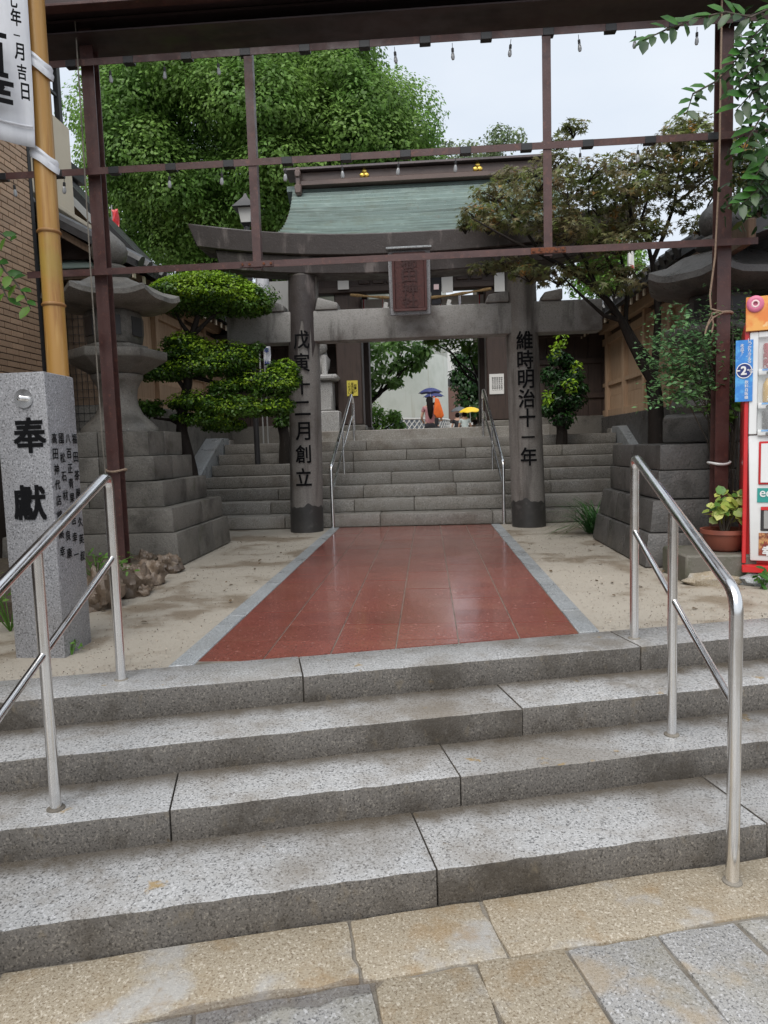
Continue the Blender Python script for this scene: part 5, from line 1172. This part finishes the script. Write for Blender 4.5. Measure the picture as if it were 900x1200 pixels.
P, N = blobs([(tuple(at(px,py,7.6)),.13,40,dict(lo=.3,up=0)) for px,py in ((862,262),(870,278),(855,270),(890,365),(880,368))]); leafmesh('leaves', P, N, .12, MT['fresh'], t, 'oval', droop=.5)
part('stem', MB().tube([at(862,262,7.65),at(875,300,7.7),at(890,368,7.65),at(895,640,7.7)],.012,6), MT['bark_grey'], t)
# lily turf clump
p = gz(695,628); t = thing('lily_turf','clump of long dark green strap leaves at the corner of the lantern pedestal','grass clump',(p.x+.08,p.y+.25,0)); o = BASE[t.name]
mb = MB()
for i in range(190):
    a = rnd(0,6.28); L_ = rnd(.45,.85); e = rnd(.5,1.35); d = V((math.cos(a),math.sin(a),0)); w_ = V((-d.y,d.x,0))*rnd(.005,.009); b0_ = o+V((rnd(-.1,.1),rnd(-.1,.1),0))
    pts = [b0_+d*(L_*u*math.cos(e*(1-u*.4)))+ZU*(L_*(math.sin(e)*u*1.25-.85*u*u*.8)) for u in (0,.25,.5,.75,1)]; pts = [V((x.x,x.y,max(.012,x.z))) for x in pts]
    vs = []; 
    for u,x in zip((1,1,.9,.6,.08),pts): vs += [x-w_*u, x+w_*u]
    mb.add(vs,[(2*i_,2*i_+1,2*i_+3,2*i_+2) for i_ in range(4)])
me = bpy.data.meshes.new('blades'); me.from_pydata([tuple(V(v)-o) for v in mb.v],[],mb.f); me.materials.append(MT['lilyturf']); tag(link('blades',me,t),kind='stuff')
# little plants
def sprig(name, lab, cat, pos, n, size, mat, spread, h, shape='oval'):
    t = thing(name, lab, cat, pos); mb = MB(); P = []; N = []
    for i in range(n//5+2):
        e = V(pos)+V((rnd(-1,1)*spread,rnd(-1,1)*spread,rnd(.3,1)*h)); mb.tube([V(pos)-ZU*.01,V(pos).lerp(e,.5)+V((0,0,.03)),e],[.004,.003,.002],5)
        for k in range(5): P.append(e+V((rnd(-1,1),rnd(-1,1),rnd(-1,1)))*size*.8); N.append((rnd(-.4,.4),rnd(-.6,.2),1))
    part('stems', mb, MT['fresh'], t); leafmesh('leaves', P, N, size, mat, t, shape)
sprig('weed','small leafy weeds beside the granite post in the planter','weed',V((-2.42,4.95,.2)),90,.045,MT['fresh'],.22,.22)
sprig('weed','tiny green weed at the foot of the granite post','weed',gz(84,766),14,.03,MT['fresh'],.03,.06)
sprig('weed','low plant behind the granite post at the picture edge','weed',V((-2.7,4.3,0)),60,.05,MT['fresh'],.16,.40)
sprig('weed','small broad-leaved weed under the vending machine','weed',V((2.40,5.22,0)),24,.07,MT['broad'],.07,.10)
# overhanging branches with large leaves
def leaf_branch(name, lab, trunk, sprs, me, size):
    t = thing(name, lab, 'tree', trunk[0]); mb = MB().tube(trunk,[.09,.07,.05][:len(trunk)],8)
    for pts,n,sz,pair in sprs:
        mb.tube(pts,[.010]+[.006]*(len(pts)-2)+[.003],6)
        for k in range(n):
            u = (k+.5)/n*(len(pts)-1); i = min(int(u),len(pts)-2); c = pts[i].lerp(pts[i+1],u-i); d = (pts[i+1]-pts[i]).normalized()
            s_ = 1 if k%2 else -1; w_ = d.cross(V((0,1,0))).normalized()*s_
            tip = d*.55+w_*.8+V((0,rnd(-.3,.3),-.35)); leafobj(me[k%len(me)],'leaf',t,c,V((rnd(-.5,.5),-.8,rnd(.2,.9))),tip,sz*rnd(.8,1.15))
    part('branches', mb, MT['bark_grey'], t)
bl = [leaf_proto(MT['broad'],1.0), leaf_proto(material('dark_broad_leaf',(.03,.07,.022),[(6,(.06,.12,.03),.5,.6,.6)],transl=.3,rough=.35,rand=.2),.9)]
Y = 5.2; q = lambda x,y,dy=0: at(x,y,Y+dy)
tk = [V((3.9,5.4,-.1)),V((3.8,5.3,2.4)),V((3.5,5.2,4.4))]
leaf_branch('overhanging_tree','large-leaved tree hanging in from the side over the frame and vending machine',tk,[
  ([V((3.5,5.2,4.4)),q(880,20),q(850,14),q(815,22),q(780,35),q(752,48)],26,.15,1),
  ([V((3.5,5.2,4.3)),q(890,60),q(868,70),q(840,95),q(812,110),q(805,132)],24,.11,1),
  ([V((3.5,5.2,4.2)),q(910,90),q(880,110),q(862,130)],12,.17,1),
  ([V((3.5,5.2,4.4)),q(905,20),q(885,40),q(868,60),q(856,80)],22,.11,1),
  ([V((3.5,5.2,4.2)),q(905,50),q(890,75),q(872,90),q(858,110)],22,.10,1),
  ([V((3.5,5.2,3.9)),q(905,120),q(890,140),q(878,160),q(868,185)],14,.15,1),
  ([V((3.5,5.2,3.9)),q(912,160),q(895,190),q(880,215)],14,.14,1),
  ([V((3.5,5.2,3.9)),q(905,200),q(885,225),q(868,240)],14,.12,1)],bl,.12)
cl = [(tuple(at(px,py,5.75+rnd(-.15,.15))),rnd(.14,.24),n_,dict(lo=.1,up=.3)) for px,py,n_ in ((905,45,60),(890,75,45),(878,100,22),(905,105,60),(895,140,50),(880,175,26),(905,180,70),(893,215,60),(875,235,35),(862,215,14),(910,235,60),(885,30,30),(866,70,12))]
P, N = blobs(cl); ot = bpy.data.objects['overhanging_tree']; leafmesh('crown', P, N, .085, MT['ivy'], ot, 'oval', droop=.9)
Y = 4.4
leaf_branch('climbing_vine','thin vine with green leaves trailing down over the tan brick wall',[V((-3.4,4.6,0)),V((-3.3,4.5,1.6)),V((-3.05,4.4,2.6))],[
  ([V((-3.05,4.4,2.55)),q(-5,300),q(6,318),q(16,328),q(28,345),q(36,362)],13,.10,1),
  ([V((-3.05,4.4,2.6)),q(-6,270),q(4,276),q(14,283)],6,.085,1),([V((-3.05,4.4,2.5)),q(-8,320),q(4,340),q(10,352)],6,.09,1)],[leaf_proto(MT['fresh'],1.1),bl[0]],.1)
# ================================================================== PEOPLE WITH UMBRELLAS
def skin(name, vs, es, rs, mat, parent, lv=2):
    b = BASE[parent.name]; me = bpy.data.meshes.new(name); me.from_pydata([V(v)-b for v in vs],es,[]); o = bpy.data.objects.new(name,me); COL.objects.link(o)
    m = o.modifiers.new('s','SKIN'); m.use_smooth_shade = True
    for i,r in enumerate(rs): me.skin_vertices[0].data[i].radius = (r,r)
    me.skin_vertices[0].data[0].use_root = True
    o.modifiers.new('u','SUBSURF').levels = lv; o.modifiers['u'].render_levels = lv
    dg = bpy.context.evaluated_depsgraph_get(); dg.update(); m2 = bpy.data.meshes.new_from_object(o.evaluated_get(dg)); m2.name = name
    bpy.data.objects.remove(o); bpy.data.meshes.remove(me); m2.materials.clear(); m2.materials.append(mat)
    m2.polygons.foreach_set('use_smooth',[True]*len(m2.polygons)); return link(name,m2,parent)
def person(pos, H, lab, top, bottom, hair, hand, longhair=True):
    t = thing('person', lab, 'person', pos); k = H/1.6; P = V(pos)
    c = lambda x,y,z: P+V((x,y,z))*k
    vs = [c(0,0,.86),c(0,0,1.05),c(0,0,1.25),c(0,.0,1.36),c(0,.01,1.43),c(0,.02,1.50),c(0,.02,1.57)]; rs = [.125,.11,.125,.07,.05,.085,.06]; es = [(i,i+1) for i in range(6)]
    def chain(a, pts, r):
        i = a
        for p,q in zip(pts,r): vs.append(p); rs.append(q); es.append((i,len(vs)-1)); i = len(vs)-1
        return i
    for s in (-1,1): chain(0,[c(.085*s,0,.78),c(.085*s,.01,.46),c(.085*s,-.01,.09),c(.09*s,.10,.035)],[.085,.058,.04,.032])
    hands = []
    for s in (-1,1):
        if s == 1: e, w = c(.24,.16,1.06), (V(hand) if hand is not None else c(.2,.3,1.1))
        else: e, w = c(-.24,.03,1.05), c(-.2,.18,.95)
        a = chain(3,[c(.15*s,0,1.33),e,e.lerp(w,.92)],[.052,.038,.026]); pc_ = w
        pm = chain(a,[w],[.026])
        dirw = (w-e).normalized(); sd_ = dirw.cross(ZU).normalized()
        for f in range(4): chain(pm,[w+dirw*.03*k+sd_*(.012*(f-1.5))*k, w+dirw*(.055-.004*abs(f-1))*k+sd_*(.013*(f-1.5))*k-ZU*.02*k, w+dirw*.045*k+sd_*(.013*(f-1.5))*k-ZU*.04*k],[.009,.008,.007])
        chain(a,[w+sd_*.03*k-ZU*.012*k, w+sd_*.035*k+dirw*.03*k-ZU*.02*k],[.010,.008])
    rs = [r*k for r in rs]
    skin('body', vs, es, rs, MT['skin'], t)
    part('face_features', MB().ball(c(0,.112,1.515),(.014*k,.02*k,.02*k),8,6).ball(c(.033,.095,1.53),(.012*k,.008*k,.007*k),8,6).ball(c(-.033,.095,1.53),(.012*k,.008*k,.007*k),8,6).ball(c(0,.098,1.475),(.022*k,.008*k,.006*k),8,6), MT['skin'], t)
    tv = [c(0,0,.80),c(0,0,1.05),c(0,0,1.24),c(0,0,1.34)]; te = [(0,1),(1,2),(2,3)]; tr2 = [.165,.14,.15,.10]
    for s in (-1,1): tv += [c(.15*s,0,1.32),c(.21*s,.03,1.18)]; te += [(3,len(tv)-2),(len(tv)-2,len(tv)-1)]; tr2 += [.068,.056]
    skin('shirt', tv, te, [r*k for r in tr2], MT[top], t)
    lv = [c(0,0,.96),c(0,0,.80)]; le = [(0,1)]; lr = [.145,.15]
    for s in (-1,1): lv += [c(.085*s,0,.70),c(.085*s,.01,.46),c(.085*s,-.01,.16)]; n = len(lv); le += [(1,n-3),(n-3,n-2),(n-2,n-1)]; lr += [.105,.078,.065]
    skin('trousers', lv, le, [r*k for r in lr], MT[bottom], t)
    mb = MB().ball(c(0,.0,1.535),(.10*k,.11*k,.11*k),14,10)
    if longhair: mb.add(*(lambda m: (m.v,m.f))(MB().tube([c(0,-.06,1.56),c(.01,-.115,1.42),c(.02,-.15,1.25),c(.02,-.15,1.08),c(.02,-.14,1.0)],[.09*k,.095*k,.085*k,.06*k,.02*k],12)))
    part('hair', mb, MT[hair], t)
    for s in (-1,1): part('shoe', MB().ball(c(.088*s,.05,.035),(.045*k,.12*k,.04*k),10,8), MT['dark_cloth'], t)
    return t
def umbrella(tip, hand, r, mat, lab, h=.17):
    t = thing('umbrella', lab, 'umbrella', hand, 'umbrellas of the people beyond the gate'); tip = V(tip); ax_ = (tip-V(hand)).normalized(); rot = ax_.to_track_quat('Z','Y').to_matrix(); n = 8; vs = []; K = 6; sub = 4
    for j in range(K+1):
        u = j/K
        for i in range(n*sub):
            a = 2*math.pi*i/(n*sub); e = abs((i%sub)/sub-.5)*2; rr = r*u*(1-.07*(1-e)*u); z = -h*u**1.9+.02*(1-e)*u*u
            vs.append(tip+rot @ V((rr*math.cos(a),rr*math.sin(a),z)))
    N_ = n*sub; o = part('canopy', MB().add(vs,[(j*N_+i,j*N_+(i+1)%N_,(j+1)*N_+(i+1)%N_,(j+1)*N_+i) for j in range(K) for i in range(N_)]), MT[mat], t)
    o.modifiers.new('thickness','SOLIDIFY').thickness = .004
    part('shaft', MB().tube([V(hand)-ax_*.12,tip+ax_*.05],.007,8), MT['steel'], t)
    hk = V(hand)-ax_*.12; part('handle', MB().tube([hk,hk-ax_*.05,hk-ax_*.09+V((.02,0,0)),hk-ax_*.08+V((.05,0,0))],.011,8), MT['darkmetal'], t)
    mb = MB()
    for i in range(n):
        a = 2*math.pi*i/n; mb.tube([tip+rot @ V((r*u*math.cos(a),r*u*math.sin(a),-h*u**1.9-.008)) for u in (.02,.35,.7,.98)],.003,4)
    part('ribs', mb, MT['steel'], t, stuff=True)

GZ = .85
def umb_person(px, Y, H, tip_px, tipY, r, lab, top, cloth, ulab, longhair, h=.15):
    x = at(px,480,Y).x; pos = V((x,Y,GZ)); tip = at(*tip_px,tipY); hand = V((tip.x+.02,tip.y-.02,GZ+H*.66)); hand.y = max(hand.y,Y+.12)
    hand.x = min(hand.x, x+.3); t = person(pos,H,lab,top,'dark_cloth','hair',hand,longhair)
    umbrella(tip,hand,r,cloth,ulab,h); return pos
wpos = umb_person(503.5,20.5,1.60,(504,454.5),20.72,.355,'person seen from behind in a pink top with long dark hair under a navy umbrella','pink_cloth','navy_cloth','navy umbrella over the person with long dark hair',True)
umb_person(509,22.0,1.52,(508,459.5),22.1,.335,'person in dark clothes almost hidden in front of the one in the pink top','dark_cloth','navy_cloth','second navy umbrella just beyond the person in the pink top',False)
umb_person(544.5,20.0,1.13,(550.5,477),20.05,.325,'child in a pale top under a bright yellow umbrella','pale_cloth','yellow_cloth','bright yellow umbrella over the small child',False,.13)
umb_person(536,22.2,1.2,(538,476.5),22.3,.29,'small figure in dark clothes under a grey umbrella behind the yellow one','dark_cloth','grey_cloth','grey umbrella behind the yellow one',False)
bgp = at(515,480,20.4); t = thing('tote_bag','bright orange cloth bag slung at the back of the person in the pink top','bag',bgp)
pts = [(510,466),(514,467),(518,478),(520.5,487),(518,490),(512,489.5),(508,485),(509,474)]
part('cloth', MB().extr([at(x,y,20.27) for x,y in pts],(0,.10,0)), MT['orange_cloth'], t, bevel=.03, seg=2)
part('strap', MB().tube([at(510,466,20.33),at(508,464.5,20.42),at(507,467,20.62)],.012,6), MT['orange_cloth'], t)
